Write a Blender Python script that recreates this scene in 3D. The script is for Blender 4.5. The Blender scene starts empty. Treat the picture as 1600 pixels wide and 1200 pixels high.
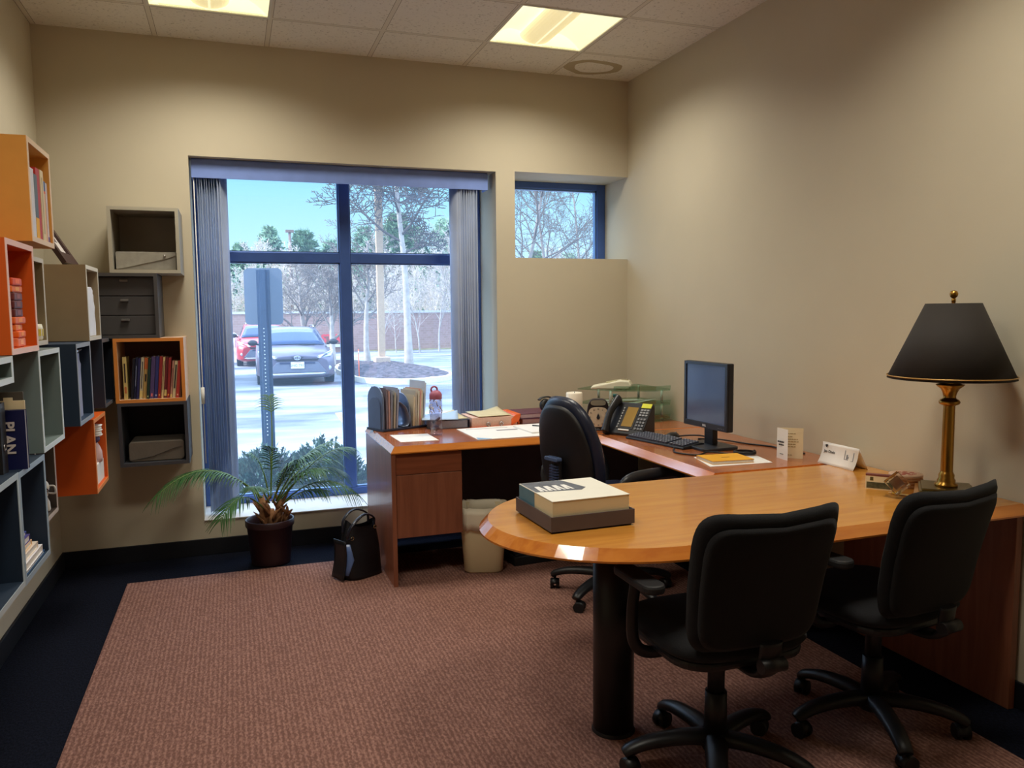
import bpy, bmesh, math, random
from mathutils import Vector, Matrix, Euler
R_ = math.radians
C = bpy.context.scene.collection
SC = bpy.context.scene

# ------------------------------------------------------------------ camera
cd = bpy.data.cameras.new('camera'); cam = bpy.data.objects.new('camera', cd); C.objects.link(cam)
YAW, PITCH, ROLL, FPX = .3375, .0909, -.0092, 1238.6
fw = Vector((math.sin(YAW)*math.cos(PITCH), math.cos(YAW)*math.cos(PITCH), -math.sin(PITCH)))
rt = Vector((math.cos(YAW), -math.sin(YAW), 0)); up = rt.cross(fw)
r2 = rt*math.cos(ROLL)+up*math.sin(ROLL); u2 = -rt*math.sin(ROLL)+up*math.cos(ROLL)
cam.matrix_world = Matrix(((r2.x,u2.x,-fw.x,0),(r2.y,u2.y,-fw.y,0),(r2.z,u2.z,-fw.z,1.463),(0,0,0,1)))
cd.sensor_fit = 'HORIZONTAL'; cd.sensor_width = 36; cd.lens = 36*FPX/1600; cd.clip_start = .05; cd.clip_end = 500
SC.camera = cam

# ------------------------------------------------------------------ world, sun, exposure
def lin(c):
    return tuple(((x/255)/12.92 if x/255 <= .04045 else ((x/255+.055)/1.055)**2.4) for x in c)
w = bpy.data.worlds.new('sky'); SC.world = w; w.use_nodes = True
nt = w.node_tree; nt.nodes.clear()
o = nt.nodes.new('ShaderNodeOutputWorld'); bg = nt.nodes.new('ShaderNodeBackground')
tc = nt.nodes.new('ShaderNodeTexCoord'); sx = nt.nodes.new('ShaderNodeSeparateXYZ'); cr = nt.nodes.new('ShaderNodeValToRGB')
nt.links.new(tc.outputs['Generated'], sx.inputs[0]); nt.links.new(sx.outputs['Z'], cr.inputs[0])
nt.links.new(cr.outputs[0], bg.inputs[0]); nt.links.new(bg.outputs[0], o.inputs[0])
e = cr.color_ramp.elements
e[0].position = 0; e[0].color = lin((196,226,242))+(1,)
e[1].position = .16; e[1].color = lin((138,200,232))+(1,)
x_ = cr.color_ramp.elements.new(.24); x_.color = (.36,.66,.95,1)
x_ = cr.color_ramp.elements.new(.45); x_.color = (1.9,2.5,3.3,1)
x_ = cr.color_ramp.elements.new(1); x_.color = (1.7,2.4,3.5,1)
bg.inputs[1].default_value = 1.7
sd = bpy.data.lights.new('sun', 'SUN'); sun = bpy.data.objects.new('sun', sd); C.objects.link(sun)
sd.energy = 5.5; sd.angle = R_(.6); sd.color = (1, .95, .86)
sun.rotation_euler = Vector((.80, -.05, -.60)).to_track_quat('-Z', 'Y').to_euler(); sun.location = (-30, 10, 30)
SC.view_settings.view_transform = 'Standard'; SC.view_settings.look = 'None'
SC.view_settings.exposure = 0; SC.view_settings.gamma = 1; SC.view_settings.use_curve_mapping = False
SC.cycles.use_denoising = True
SC.cycles.max_bounces = 10; SC.cycles.diffuse_bounces = 5; SC.cycles.glossy_bounces = 4; SC.cycles.transparent_max_bounces = 16
SC.cycles.sample_clamp_indirect = 6; SC.cycles.caustics_reflective = False; SC.cycles.caustics_refractive = False
LAMP_W = 17.5            # watts of each ceiling lamp
LAMP_RGB = (1, .945, .82)

# ------------------------------------------------------------------ materials
MATS = {}
def mat(name, rgb, rough=.55, metal=0, amt=.06, scale=12, bump=0, bscale=120, coat=0, trans=0, ior=1.45, sheen=0, spec=.5):
    if name in MATS: return MATS[name]
    m = bpy.data.materials.new(name); m.use_nodes = True; MATS[name] = m
    n = m.node_tree.nodes; l = m.node_tree.links; p = n['Principled BSDF']
    c = lin(rgb)
    t = n.new('ShaderNodeTexCoord'); ns = n.new('ShaderNodeTexNoise'); ns.inputs['Scale'].default_value = scale; ns.inputs['Detail'].default_value = 3
    mx = n.new('ShaderNodeValToRGB')
    mx.color_ramp.elements[0].position = .3; mx.color_ramp.elements[1].position = .7
    mx.color_ramp.elements[0].color = tuple(v*(1-amt) for v in c)+(1,)
    mx.color_ramp.elements[1].color = tuple(min(1, v*(1+amt)) for v in c)+(1,)
    l.new(t.outputs['Object'], ns.inputs['Vector']); l.new(ns.outputs['Fac'], mx.inputs[0]); l.new(mx.outputs[0], p.inputs['Base Color'])
    p.inputs['Roughness'].default_value = rough; p.inputs['Metallic'].default_value = metal
    p.inputs['Coat Weight'].default_value = coat; p.inputs['Coat Roughness'].default_value = .12
    p.inputs['Transmission Weight'].default_value = trans; p.inputs['IOR'].default_value = ior
    p.inputs['Sheen Weight'].default_value = sheen; p.inputs['Specular IOR Level'].default_value = spec
    if bump:
        b = n.new('ShaderNodeBump'); b.inputs['Strength'].default_value = bump; b.inputs['Distance'].default_value = .01
        n2 = n.new('ShaderNodeTexNoise'); n2.inputs['Scale'].default_value = bscale; n2.inputs['Detail'].default_value = 4
        l.new(t.outputs['Object'], n2.inputs['Vector']); l.new(n2.outputs['Fac'], b.inputs['Height']); l.new(b.outputs[0], p.inputs['Normal'])
    return m
def wood(name, a, b, axis='X', rough=.28, coat=.25, s=1.0):
    m = bpy.data.materials.new(name); m.use_nodes = True
    n = m.node_tree.nodes; l = m.node_tree.links; p = n['Principled BSDF']
    t = n.new('ShaderNodeTexCoord'); mp = n.new('ShaderNodeMapping')
    mp.inputs['Scale'].default_value = {'X': (1.2*s, 14*s, 14*s), 'Y': (14*s, 1.2*s, 14*s), 'Z': (14*s, 14*s, 1.2*s)}[axis]
    ns = n.new('ShaderNodeTexNoise'); ns.inputs['Scale'].default_value = 2.2; ns.inputs['Detail'].default_value = 6; ns.inputs['Distortion'].default_value = .6
    cr = n.new('ShaderNodeValToRGB'); cr.color_ramp.elements[0].position = .32; cr.color_ramp.elements[1].position = .68
    cr.color_ramp.elements[0].color = lin(a)+(1,); cr.color_ramp.elements[1].color = lin(b)+(1,)
    l.new(t.outputs['Object'], mp.inputs[0]); l.new(mp.outputs[0], ns.inputs['Vector']); l.new(ns.outputs['Fac'], cr.inputs[0]); l.new(cr.outputs[0], p.inputs['Base Color'])
    p.inputs['Roughness'].default_value = rough; p.inputs['Coat Weight'].default_value = coat; p.inputs['Coat Roughness'].default_value = .1
    return m
def emis(name, rgb, strength):
    m = bpy.data.materials.new(name); m.use_nodes = True; n = m.node_tree.nodes; p = n['Principled BSDF']
    p.inputs['Base Color'].default_value = lin((225,222,210))+(1,)
    p.inputs['Emission Color'].default_value = lin(rgb)+(1,); p.inputs['Emission Strength'].default_value = strength
    return m
def thin_glass(name, tint=(.97,.985,1), refl=.06, rough=0, veil=0):
    m = bpy.data.materials.new(name); m.use_nodes = True; n = m.node_tree.nodes; l = m.node_tree.links
    n.remove(n['Principled BSDF']); out = n['Material Output']
    a = n.new('ShaderNodeBsdfTransparent'); a.inputs[0].default_value = tint+(1,)
    g = n.new('ShaderNodeBsdfGlossy'); g.inputs['Roughness'].default_value = rough
    mx = n.new('ShaderNodeMixShader'); mx.inputs[0].default_value = refl
    l.new(a.outputs[0], mx.inputs[1]); l.new(g.outputs[0], mx.inputs[2]); l.new(mx.outputs[0], out.inputs[0])
    if veil:   # lens flare haze, imitated by a bluish translucent layer in the pane
        d = n.new('ShaderNodeBsdfTranslucent'); d.inputs[0].default_value = (.62,.8,1,1); m2 = n.new('ShaderNodeMixShader'); m2.inputs[0].default_value = veil
        l.new(mx.outputs[0], m2.inputs[1]); l.new(d.outputs[0], m2.inputs[2]); l.new(m2.outputs[0], out.inputs[0])
    return m

# ------------------------------------------------------------------ mesh builder
class MB:
    def __init__(s): s.v=[]; s.f=[]; s.m=[]; s.s=[]
    def add(s, vs, fs, mat=0, smooth=False, M=None):
        k=len(s.v)
        for p in vs:
            p=Vector(p); s.v.append(tuple(M@p) if M else tuple(p))
        for f in fs: s.f.append(tuple(i+k for i in f)); s.m.append(mat); s.s.append(smooth)
        return s
    def box(s,x0,x1,y0,y1,z0,z1,mat=0,M=None):
        v=[(x0,y0,z0),(x1,y0,z0),(x1,y1,z0),(x0,y1,z0),(x0,y0,z1),(x1,y0,z1),(x1,y1,z1),(x0,y1,z1)]
        return s.add(v,[(0,3,2,1),(4,5,6,7),(0,1,5,4),(1,2,6,5),(2,3,7,6),(3,0,4,7)],mat,False,M)
    def cbox(s,c,d,mat=0,rot=(0,0,0)):
        M=Matrix.Translation(c)@Euler([R_(a) for a in rot]).to_matrix().to_4x4()
        return s.box(-d[0]/2,d[0]/2,-d[1]/2,d[1]/2,-d[2]/2,d[2]/2,mat,M)
    def tube(s,pts,r,n=8,mat=0,caps=True,smooth=True,sq=None):
        pts=[Vector(p) for p in pts]; N=len(pts)
        rs=r if isinstance(r,(list,tuple)) else [r]*N
        vs=[]; fs=[]
        t0=(pts[1]-pts[0]).normalized(); a=Vector((0,0,1)) if abs(t0.z)<.9 else Vector((1,0,0))
        nx=t0.cross(a).normalized()
        for i in range(N):
            t=(pts[min(i+1,N-1)]-pts[max(i-1,0)]).normalized()
            nx=(nx-t*nx.dot(t))
            nx=nx.normalized() if nx.length>1e-6 else t.orthogonal().normalized()
            ny=t.cross(nx)
            for k in range(n):
                an=2*math.pi*k/n; q=sq or (1,1)
                vs.append(pts[i]+(nx*math.cos(an)*q[0]+ny*math.sin(an)*q[1])*rs[i])
        for i in range(N-1):
            for k in range(n):
                fs.append((i*n+k,i*n+(k+1)%n,(i+1)*n+(k+1)%n,(i+1)*n+k))
        s.add(vs,fs,mat,smooth)
        if caps: s.add(vs[:n],[tuple(range(n))[::-1]],mat); s.add(vs[-n:],[tuple(range(n))],mat)
        return s
    def cyl(s,p0,p1,r0,r1=None,n=20,mat=0,caps=True): return s.tube([p0,p1],[r0,r0 if r1 is None else r1],n,mat,caps)
    def lathe(s,prof,c=(0,0,0),n=32,mat=0,M=None,sx=1,sy=1,smooth=True,pw=None):
        vs=[];fs=[]
        for r,z in prof:
            for k in range(n):
                a=2*math.pi*k/n; ca,sa=math.cos(a),math.sin(a)
                if pw: ca=math.copysign(abs(ca)**pw,ca); sa=math.copysign(abs(sa)**pw,sa)
                vs.append((c[0]+r*ca*sx,c[1]+r*sa*sy,c[2]+z))
        for i in range(len(prof)-1):
            for k in range(n): fs.append((i*n+k,i*n+(k+1)%n,(i+1)*n+(k+1)%n,(i+1)*n+k))
        return s.add(vs,fs,mat,smooth,M)
    def prism(s,poly,a0,a1,plane='xy',mat=0,M=None,smooth=False):
        def P(u,v,w): return {'xy':(u,v,w),'xz':(u,w,v),'yz':(w,u,v)}[plane]
        n=len(poly); vs=[P(u,v,a0) for u,v in poly]+[P(u,v,a1) for u,v in poly]
        s.add(vs,[tuple(range(n))[::-1],tuple(range(n,2*n))],mat,False,M)
        s.add(vs,[(k,(k+1)%n,n+(k+1)%n,n+k) for k in range(n)],mat,smooth,M)
        return s
    def ell(s,c,r,n=20,m=12,mat=0,M=None):
        vs=[];fs=[]
        for i in range(m+1):
            th=math.pi*i/m
            for k in range(n):
                a=2*math.pi*k/n; vs.append((c[0]+r[0]*math.sin(th)*math.cos(a),c[1]+r[1]*math.sin(th)*math.sin(a),c[2]+r[2]*math.cos(th)))
        for i in range(m):
            for k in range(n): fs.append((i*n+k,(i+1)*n+k,(i+1)*n+(k+1)%n,i*n+(k+1)%n))
        return s.add(vs,fs,mat,True,M)
    def grid(s,fn,nu,nv,mat=0,smooth=True,M=None):
        vs=[fn(i/nu,j/nv) for i in range(nu+1) for j in range(nv+1)]
        fs=[(i*(nv+1)+j,(i+1)*(nv+1)+j,(i+1)*(nv+1)+j+1,i*(nv+1)+j+1) for i in range(nu) for j in range(nv)]
        return s.add(vs,fs,mat,smooth,M)
    def build(s,name,mats,parent=None,w=False,bevel=0,seg=2,sub=0,solid=0,weld=True):
        me=bpy.data.meshes.new(name)
        vs=s.v
        if parent is not None and w:
            r=parent
            while r.parent: r=r.parent
            vs=[tuple(Vector(p)-r.location) for p in vs]
        me.from_pydata(vs,[],s.f)
        for m in (mats if isinstance(mats,(list,tuple)) else [mats]): me.materials.append(m)
        me.polygons.foreach_set('material_index',s.m); me.polygons.foreach_set('use_smooth',s.s)
        if weld:
            bm=bmesh.new(); bm.from_mesh(me); bmesh.ops.remove_doubles(bm,verts=bm.verts,dist=1e-5)
            bmesh.ops.recalc_face_normals(bm,faces=bm.faces); bm.to_mesh(me); bm.free()
        o=bpy.data.objects.new(name,me); C.objects.link(o)
        if parent is not None: o.parent=parent
        if solid: md=o.modifiers.new('s','SOLIDIFY'); md.thickness=solid; md.offset=0
        if bevel: md=o.modifiers.new('b','BEVEL'); md.width=bevel; md.segments=seg; md.limit_method='ANGLE'; md.angle_limit=R_(40)
        if sub: md=o.modifiers.new('u','SUBSURF'); md.levels=sub; md.render_levels=sub
        if sub or bevel:
            for p in me.polygons: p.use_smooth=p.use_smooth or bool(sub)
        return o
def thing(name,label,cat,loc=(0,0,0),rz=0,group=None,rot=None):
    o=bpy.data.objects.new(name,None); C.objects.link(o); o.empty_display_size=.05
    o.location=loc; o.rotation_euler=rot or (0,0,R_(rz)); o['label']=label; o['category']=cat
    if group: o['group']=group
    return o
def tag(o,label=None,cat=None,group=None,kind=None,loc=None):
    for k,v in (('label',label),('category',cat),('group',group),('kind',kind)):
        if v: o[k]=v
    if loc is not None: o.location=loc
    return o
def kids(o): return [c for c in ALL() if c.parent is o]
def ALL(): return list(C.objects)
def copy_tree(o,parent=None):
    c=o.copy(); C.objects.link(c)
    if parent is not None: c.parent=parent
    for ch in list(o.children): copy_tree(ch,c)
    return c
def text(body,size,M,m,parent,name='lettering',ext=.0006,align='CENTER',bold=0):
    cu=bpy.data.curves.new('t','FONT'); cu.body=body; cu.size=size; cu.align_x=align; cu.align_y='CENTER'; cu.extrude=ext; cu.offset=bold; cu.resolution_u=3
    ob=bpy.data.objects.new('t',cu); C.objects.link(ob)
    me=bpy.data.meshes.new_from_object(ob.evaluated_get(bpy.context.evaluated_depsgraph_get()))
    bpy.data.objects.remove(ob); bpy.data.curves.remove(cu)
    me.transform(M); me.materials.clear(); me.materials.append(m)
    r=bpy.data.objects.new(name,me); C.objects.link(r); r.parent=parent
    return r
def frame_M(origin,xa,ya):
    x=Vector(xa).normalized(); y=Vector(ya).normalized(); z=x.cross(y)
    return Matrix(((x.x,y.x,z.x,origin[0]),(x.y,y.y,z.y,origin[1]),(x.z,y.z,z.z,origin[2]),(0,0,0,1)))
def arc(cx,cy,r,a0,a1,n,ry=None): return [(cx+r*math.cos(R_(a0+(a1-a0)*i/n)),cy+(ry or r)*math.sin(R_(a0+(a1-a0)*i/n))) for i in range(n+1)]
def rrect(x0,x1,y0,y1,r,n=5): return arc(x1-r,y1-r,r,0,90,n)+arc(x0+r,y1-r,r,90,180,n)+arc(x0+r,y0+r,r,180,270,n)+arc(x1-r,y0+r,r,270,360,n)
def spline(pts,n=8):
    P=[Vector(p) for p in pts]; P=[P[0]*2-P[1]]+P+[P[-1]*2-P[-2]]; out=[]
    for i in range(1,len(P)-2):
        for k in range(n):
            t=k/n; a,b,c,d=P[i-1:i+3]
            out.append(.5*((2*b)+(c-a)*t+(2*a-5*b+4*c-d)*t*t+(3*b-a-3*c+d)*t**3))
    out.append(P[-2]); return out

# common materials
BLACKP=mat('black plastic',(24,24,27),.42)
BLACKF=mat('black fabric',(15,15,19),.95,bump=.25,bscale=400,sheen=.04)
CHROME=mat('chrome',(200,200,205),.18,1)
WHITE=mat('white paper',(236,234,230),.7,amt=.02)
CREAM=mat('cream paper',(228,214,178),.7,amt=.03)
BRASS=mat('brass',(176,132,62),.28,1)
DARKINK=mat('dark print',(40,40,46),.7)
GREYP=mat('grey plastic',(120,122,128),.4)
CHA,CHB=(122,66,42),(144,82,54)
WOODX=wood('cherry wood along',(CHA),(CHB),'X'); WOODY=wood('cherry wood across',(CHA),(CHB),'Y'); WOODZ=wood('cherry wood upright',(126,74,52),(150,92,66),'Z',rough=.35,coat=.15)
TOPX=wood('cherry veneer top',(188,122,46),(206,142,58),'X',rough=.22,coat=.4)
# ------------------------------------------------------------------ the room
D,XL,XR,H=5.0904,-.9795,2.6636,3.05
YF=-1.3
WALLM=mat('tan wall paint',(198,188,165),.75,amt=.02,scale=3,bump=.05,bscale=220)
def carpet(name,a,b,rib=0,bs=.5):
    m=bpy.data.materials.new(name); m.use_nodes=True; n=m.node_tree.nodes; l=m.node_tree.links; p=n['Principled BSDF']
    t=n.new('ShaderNodeTexCoord'); ns=n.new('ShaderNodeTexNoise'); ns.inputs['Scale'].default_value=160; ns.inputs['Detail'].default_value=2
    mp=n.new('ShaderNodeMapping'); mp.inputs['Scale'].default_value=(1,.45,1)
    l.new(t.outputs['Object'],mp.inputs[0]); l.new(mp.outputs[0],ns.inputs['Vector'])
    cr=n.new('ShaderNodeValToRGB'); cr.color_ramp.elements[0].position=.36; cr.color_ramp.elements[1].position=.66
    cr.color_ramp.elements[0].color=lin(a)+(1,); cr.color_ramp.elements[1].color=lin(b)+(1,)
    b_=n.new('ShaderNodeBump'); b_.inputs['Strength'].default_value=bs; b_.inputs['Distance'].default_value=.006
    if rib:
        wv=n.new('ShaderNodeTexWave'); wv.inputs['Scale'].default_value=rib; wv.inputs['Distortion'].default_value=1.2; wv.inputs['Detail'].default_value=2; wv.inputs['Detail Scale'].default_value=6
        l.new(t.outputs['Object'],wv.inputs['Vector'])
        md=n.new('ShaderNodeMath'); md.operation='MULTIPLY_ADD'; md.inputs[1].default_value=.14; l.new(wv.outputs['Fac'],md.inputs[0])
        mu=n.new('ShaderNodeMath'); mu.operation='MULTIPLY'; mu.inputs[1].default_value=.75; l.new(ns.outputs['Fac'],mu.inputs[0]); l.new(mu.outputs[0],md.inputs[2])
        sb=n.new('ShaderNodeMath'); sb.operation='SUBTRACT'; sb.inputs[1].default_value=.0; l.new(md.outputs[0],sb.inputs[0])
        l.new(sb.outputs[0],cr.inputs[0]); l.new(sb.outputs[0],b_.inputs['Height'])
    else:
        l.new(ns.outputs['Fac'],cr.inputs[0]); l.new(ns.outputs['Fac'],b_.inputs['Height'])
    l.new(cr.outputs[0],p.inputs['Base Color']); l.new(b_.outputs[0],p.inputs['Normal']); p.inputs['Roughness'].default_value=1; p.inputs['Specular IOR Level'].default_value=.1
    return m
b=MB(); b.box(XL-.12,XR+.12,YF-.1,5.56,-.3,0); tag(b.build('floor',carpet('navy carpet',(9,11,20),(22,25,38))),kind='structure')
b=MB(); b.box(-.595,2.36,YF+.4,4.675,0,.004)
tag(b.build('carpet',carpet('rose carpet',(114,81,72),(164,123,110),rib=17)),'dusty rose ribbed carpet inset framed by a dark carpet border','carpet')
# back wall with its two window openings
W1=(-.207,1.685,.211,2.39); W2=(1.819,XR,1.826,2.397)
b=MB(); y0,y1=D,5.56; x0,x1=XL-.12,XR+.12
b.box(x0,W1[0],y0,y1,-.3,3.3); b.box(W1[0],W1[1],y0,y1,-.3,W1[2]); b.box(W1[0],W1[1],y0,y1,W1[3],3.3)
b.box(W1[1],W2[0],y0,y1,-.3,3.3); b.box(W2[0],W2[1],y0,y1,-.3,W2[2]); b.box(W2[0],W2[1],y0,y1,W2[3],3.3); b.box(W2[1]+.01,x1,y0,y1,-.3,3.3)
tag(b.build('wall_back',WALLM,weld=False),kind='structure')
b=MB(); b.box(XL-.12,XL,YF-.1,5.56,-.3,3.3); tag(b.build('wall_left',WALLM),kind='structure')
b=MB(); b.box(XR,XR+.12,YF-.1,5.56,-.3,3.3); tag(b.build('wall_right',WALLM),kind='structure')
b=MB(); b.box(XL-.12,XR+.12,YF-.1,YF,-.3,3.3); tag(b.build('wall_front',WALLM),kind='structure')
SILLM=mat('white sill paint',(214,210,204),.5,amt=.02)
b=MB(); b.box(W1[0],W1[1],D-.004,5.45,W1[2]-.002,W1[2]+.006); tag(b.build('trim_1',SILLM,bevel=.002),kind='structure')
# ceiling: tiles as pattern, one ring-shaped water stain
def ceil_mat():
    m=bpy.data.materials.new('ceiling tile'); m.use_nodes=True; n=m.node_tree.nodes; l=m.node_tree.links; p=n['Principled BSDF']
    def M(op,a,b=None,c=None):
        k=n.new('ShaderNodeMath'); k.operation=op
        for i,v in enumerate((a,b,c)):
            if v is None: continue
            if hasattr(v,'links'): l.new(v,k.inputs[i])
            else: k.inputs[i].default_value=v
        return k.outputs[0]
    t=n.new('ShaderNodeTexCoord'); s=n.new('ShaderNodeSeparateXYZ'); l.new(t.outputs['Object'],s.inputs[0]); X,Y=s.outputs[0],s.outputs[1]
    def line(v,off,wd):
        f=M('FRACT',M('DIVIDE',M('SUBTRACT',v,off-.61*20),.61)); d=M('MINIMUM',f,M('SUBTRACT',1,f)); return M('LESS_THAN',d,wd/.61)
    bar=M('MAXIMUM',line(X,-.354,.012),line(Y,4.6116,.012)); gap=M('SUBTRACT',M('MAXIMUM',line(X,-.354,.0145),line(Y,4.6116,.0145)),bar)
    ns=n.new('ShaderNodeTexNoise'); ns.inputs['Scale'].default_value=70; ns.inputs['Detail'].default_value=3; l.new(t.outputs['Object'],ns.inputs['Vector'])
    n3=n.new('ShaderNodeTexNoise'); n3.inputs['Scale'].default_value=5; l.new(t.outputs['Object'],n3.inputs['Vector'])
    dx=M('DIVIDE',M('SUBTRACT',X,2.29),.19); dy=M('DIVIDE',M('SUBTRACT',Y,4.87),.15)
    dd=M('ADD',M('SQRT',M('ADD',M('MULTIPLY',dx,dx),M('MULTIPLY',dy,dy))),M('MULTIPLY',M('SUBTRACT',n3.outputs['Fac'],.5),.5))
    ring=M('MULTIPLY',M('GREATER_THAN',dd,.66),M('LESS_THAN',dd,1.0))
    def mixc(f,a,b):
        k=n.new('ShaderNodeMix'); k.data_type='RGBA'
        if hasattr(f,'links'): l.new(f,k.inputs[0])
        for q,v in ((6,a),(7,b)):
            if hasattr(v,'links'): l.new(v,k.inputs[q])
            else: k.inputs[q].default_value=lin(v)+(1,)
        return k.outputs[2]
    cr=n.new('ShaderNodeValToRGB'); cr.color_ramp.elements[0].position=.28; cr.color_ramp.elements[1].position=.42
    cr.color_ramp.elements[0].color=lin((186,178,162))+(1,); cr.color_ramp.elements[1].color=lin((226,220,206))+(1,)
    l.new(ns.outputs['Fac'],cr.inputs[0])
    c=mixc(ring,cr.outputs[0],(176,160,128)); c=mixc(bar,c,(214,206,188)); c=mixc(gap,c,(130,118,98))
    l.new(c,p.inputs['Base Color']); p.inputs['Roughness'].default_value=.95
    return m
LIGHTS=[(-.354,4.0016),(1.476,4.0016),(-.354,1.5616),(1.476,1.5616)]
b=MB(); xs=[XL-.05,-.354,.256,1.476,2.086,XR+.05]; ys=[YF-.05,1.5616,2.1716,4.0016,4.6116,5.2]
for i in range(5):
    for j in range(5):
        if i in (1,3) and j in (1,3): continue
        b.box(xs[i],xs[i+1],ys[j],ys[j+1],H,H+.02)
tag(b.build('ceiling',ceil_mat(),weld=False),kind='structure')
b=MB(); b.box(XL-.12,XR+.12,YF-.1,5.56,3.3,3.4); tag(b.build('trim_2',mat('roof deck',(90,88,85),.9)),kind='structure')
PAN=emis('lit pan',(255,246,196),.93); BASK=emis('lit basket',(246,226,160),.72); TROF=mat('white enamel',(214,210,196),.4,amt=.02)
LLAB=['lit square ceiling light panel on the left, cut off by the top edge','lit square ceiling light panel on the right with a curved centre basket','square ceiling light panel near the doorway, left','square ceiling light panel near the doorway, right']
for (lx,ly),lab in zip(LIGHTS,LLAB):
    t=thing('ceiling_light',lab,'light',(lx+.305,ly+.305,H),group='recessed ceiling lights')
    f=MB()
    for a in (-1,1):
        f.box(min(a*.305,a*.291),max(a*.305,a*.291),-.305,.305,-.003,.012); f.box(-.291,.291,min(a*.305,a*.291),max(a*.305,a*.291),-.003,.012)
    f.build('frame',TROF,t)
    p=MB(); p.grid(lambda u,v:(-.291+.582*u,-.291+.582*v,.004+.085*abs(math.sin(math.pi*min(1,2*min(u,1-u))))**.9),24,1); 
    for q in (-.291,.291):
        k_=[(-.291+.582*u/24,q,.004+.085*abs(math.sin(math.pi*min(1,2*min(u/24,1-u/24))))**.9) for u in range(25)]
        p.add(k_+[(x_,q,.003) for x_,_,_ in k_],[(u,u+1,26+u,25+u) for u in range(24)])
    p.build('reflector_pan',PAN,t)
    p=MB(); n=14; pr=[(.10*math.cos(math.pi*(1+i/n)),.062+.052*math.sin(math.pi*(1+i/n))) for i in range(n+1)]+[(.094,.066),(-.094,.066)]
    p.prism(pr,-.288,.288,'xz',smooth=False); p.build('centre_basket',BASK,t)
    ld=bpy.data.lights.new('lamp','AREA'); ld.shape='SQUARE'; ld.size=.56; ld.energy=LAMP_W; ld.color=LAMP_RGB; ld.spread=R_(140)
    lo=bpy.data.objects.new('lamp',ld); C.objects.link(lo); lo.parent=t; lo.location=(0,0,-.006)
BB=mat('navy baseboard',(11,13,22),.6)
def base(name,x0,x1,y0,y1):
    b=MB(); b.box(x0,x1,y0,y1,0,.101); tag(b.build(name,BB,bevel=.003),kind='structure')
base('baseboard_back',XL,XR,D-.012,D); base('baseboard_left',XL,XL+.012,YF,D-.012); base('baseboard_right',XR-.012,XR,YF,D-.012); base('baseboard_front',XL+.012,XR-.012,YF,YF+.012)
# windows
FRM=mat('dark aluminium flare tint',(74,104,170),.4,.3); GLASS=thin_glass('window glass',veil=.04)  # dark frame blued: lens flare is put into its colour
FRI=mat('bright aluminium bead',(110,140,185),.35,.5)
wn=MB(); x0,x1,z0,z1=W1; ya,yb=5.45,5.52
wn.box(x0,x0+.05,ya,yb,z0,z1); wn.box(x1-.05,x1,ya,yb,z0,z1); wn.box(x0+.05,x1-.05,ya,yb,z0,z0+.055); wn.box(x0+.05,x1-.05,ya,yb,z1-.05,z1)
wn.box(.697,.767,ya,yb,z0+.055,z1-.05); wn.box(x0+.05,.697,ya,yb,1.80,1.865); wn.box(.767,x1-.05,ya,yb,1.80,1.865)
win=tag(wn.build('window_1',FRM,bevel=.004),kind='structure')
bd=MB()
for (a,c) in ((x0+.05,.697),(.767,x1-.05)):
    for (p,q) in ((z0+.055,1.80),(1.865,z1-.05)):
        bd.box(a,a+.008,ya+.015,yb-.02,p,q); bd.box(c-.008,c,ya+.015,yb-.02,p,q); bd.box(a,c,ya+.015,yb-.02,p,p+.008); bd.box(a,c,ya+.015,yb-.02,q-.008,q)
        g=MB(); g.box(a,c,5.492,5.496,p,q); g.build('window_pane',GLASS,win)
bd.build('glazing_bead',FRI,win)
wn=MB(); x0,x1,z0,z1=W2
wn.box(x0,x0+.05,ya,yb,z0,z1); wn.box(x1-.065,x1,ya,yb,z0,z1); wn.box(x0+.05,x1-.065,ya,yb,z0,z0+.024); wn.box(x0+.05,x1-.065,ya,yb,z1-.045,z1)
win=tag(wn.build('window_2',FRM,bevel=.004),kind='structure')
bd=MB(); a,c,p,q=x0+.05,x1-.065,z0+.024,z1-.045
bd.box(c-.012,c,ya+.015,yb-.02,p,q); bd.box(a,c,ya+.015,yb-.02,q-.012,q); bd.build('glazing_bead',FRI,win)
g=MB(); g.box(a,c,5.492,5.496,p,q); g.build('window_pane',GLASS,win)
# vertical blind
VAL=mat('blind valance flare tint',(124,150,218),.55); SLAT=mat('grey blind vane',(198,206,222),.6)  # valance is grey; its blue is lens flare painted into the colour
def translucent(m,f,c):
    n=m.node_tree.nodes; l=m.node_tree.links; a=n.new('ShaderNodeBsdfTranslucent'); a.inputs[0].default_value=lin(c)+(1,)
    x=n.new('ShaderNodeMixShader'); x.inputs[0].default_value=f; l.new(n['Principled BSDF'].outputs[0],x.inputs[1]); l.new(a.outputs[0],x.inputs[2]); l.new(x.outputs[0],n['Material Output'].inputs[0])
translucent(SLAT,.5,(190,204,226))
t=thing('vertical_blind','grey vertical blind drawn open with vanes stacked at both window sides','blind',(.73,5.2,2.38))
b=MB(); b.box(-.196,1.648,5.150,5.158,2.275,2.38); b.box(-.196,-.188,5.158,5.26,2.275,2.38); b.box(1.640,1.648,5.158,5.26,2.275,2.38); b.box(-.196,1.648,5.158,5.26,2.374,2.389)
b.build('valance',VAL,t,w=True)
b=MB(); b.box(-.18,1.63,5.19,5.23,2.335,2.37); b.build('head_rail',GREYP,t,w=True)
random.seed(3)
def vane(x,y,ang,z0=.235,z1=2.33):
    b=MB(); M=Matrix.Translation((x,y,0))@Matrix.Rotation(R_(ang),4,'Z')
    b.grid(lambda u,v:(-.044+.088*u,.007*math.sin(math.pi*u),z0+(z1-z0)*v),5,1,M=M); b.build('vane',SLAT,t,w=True,solid=.0015,weld=False)
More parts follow.
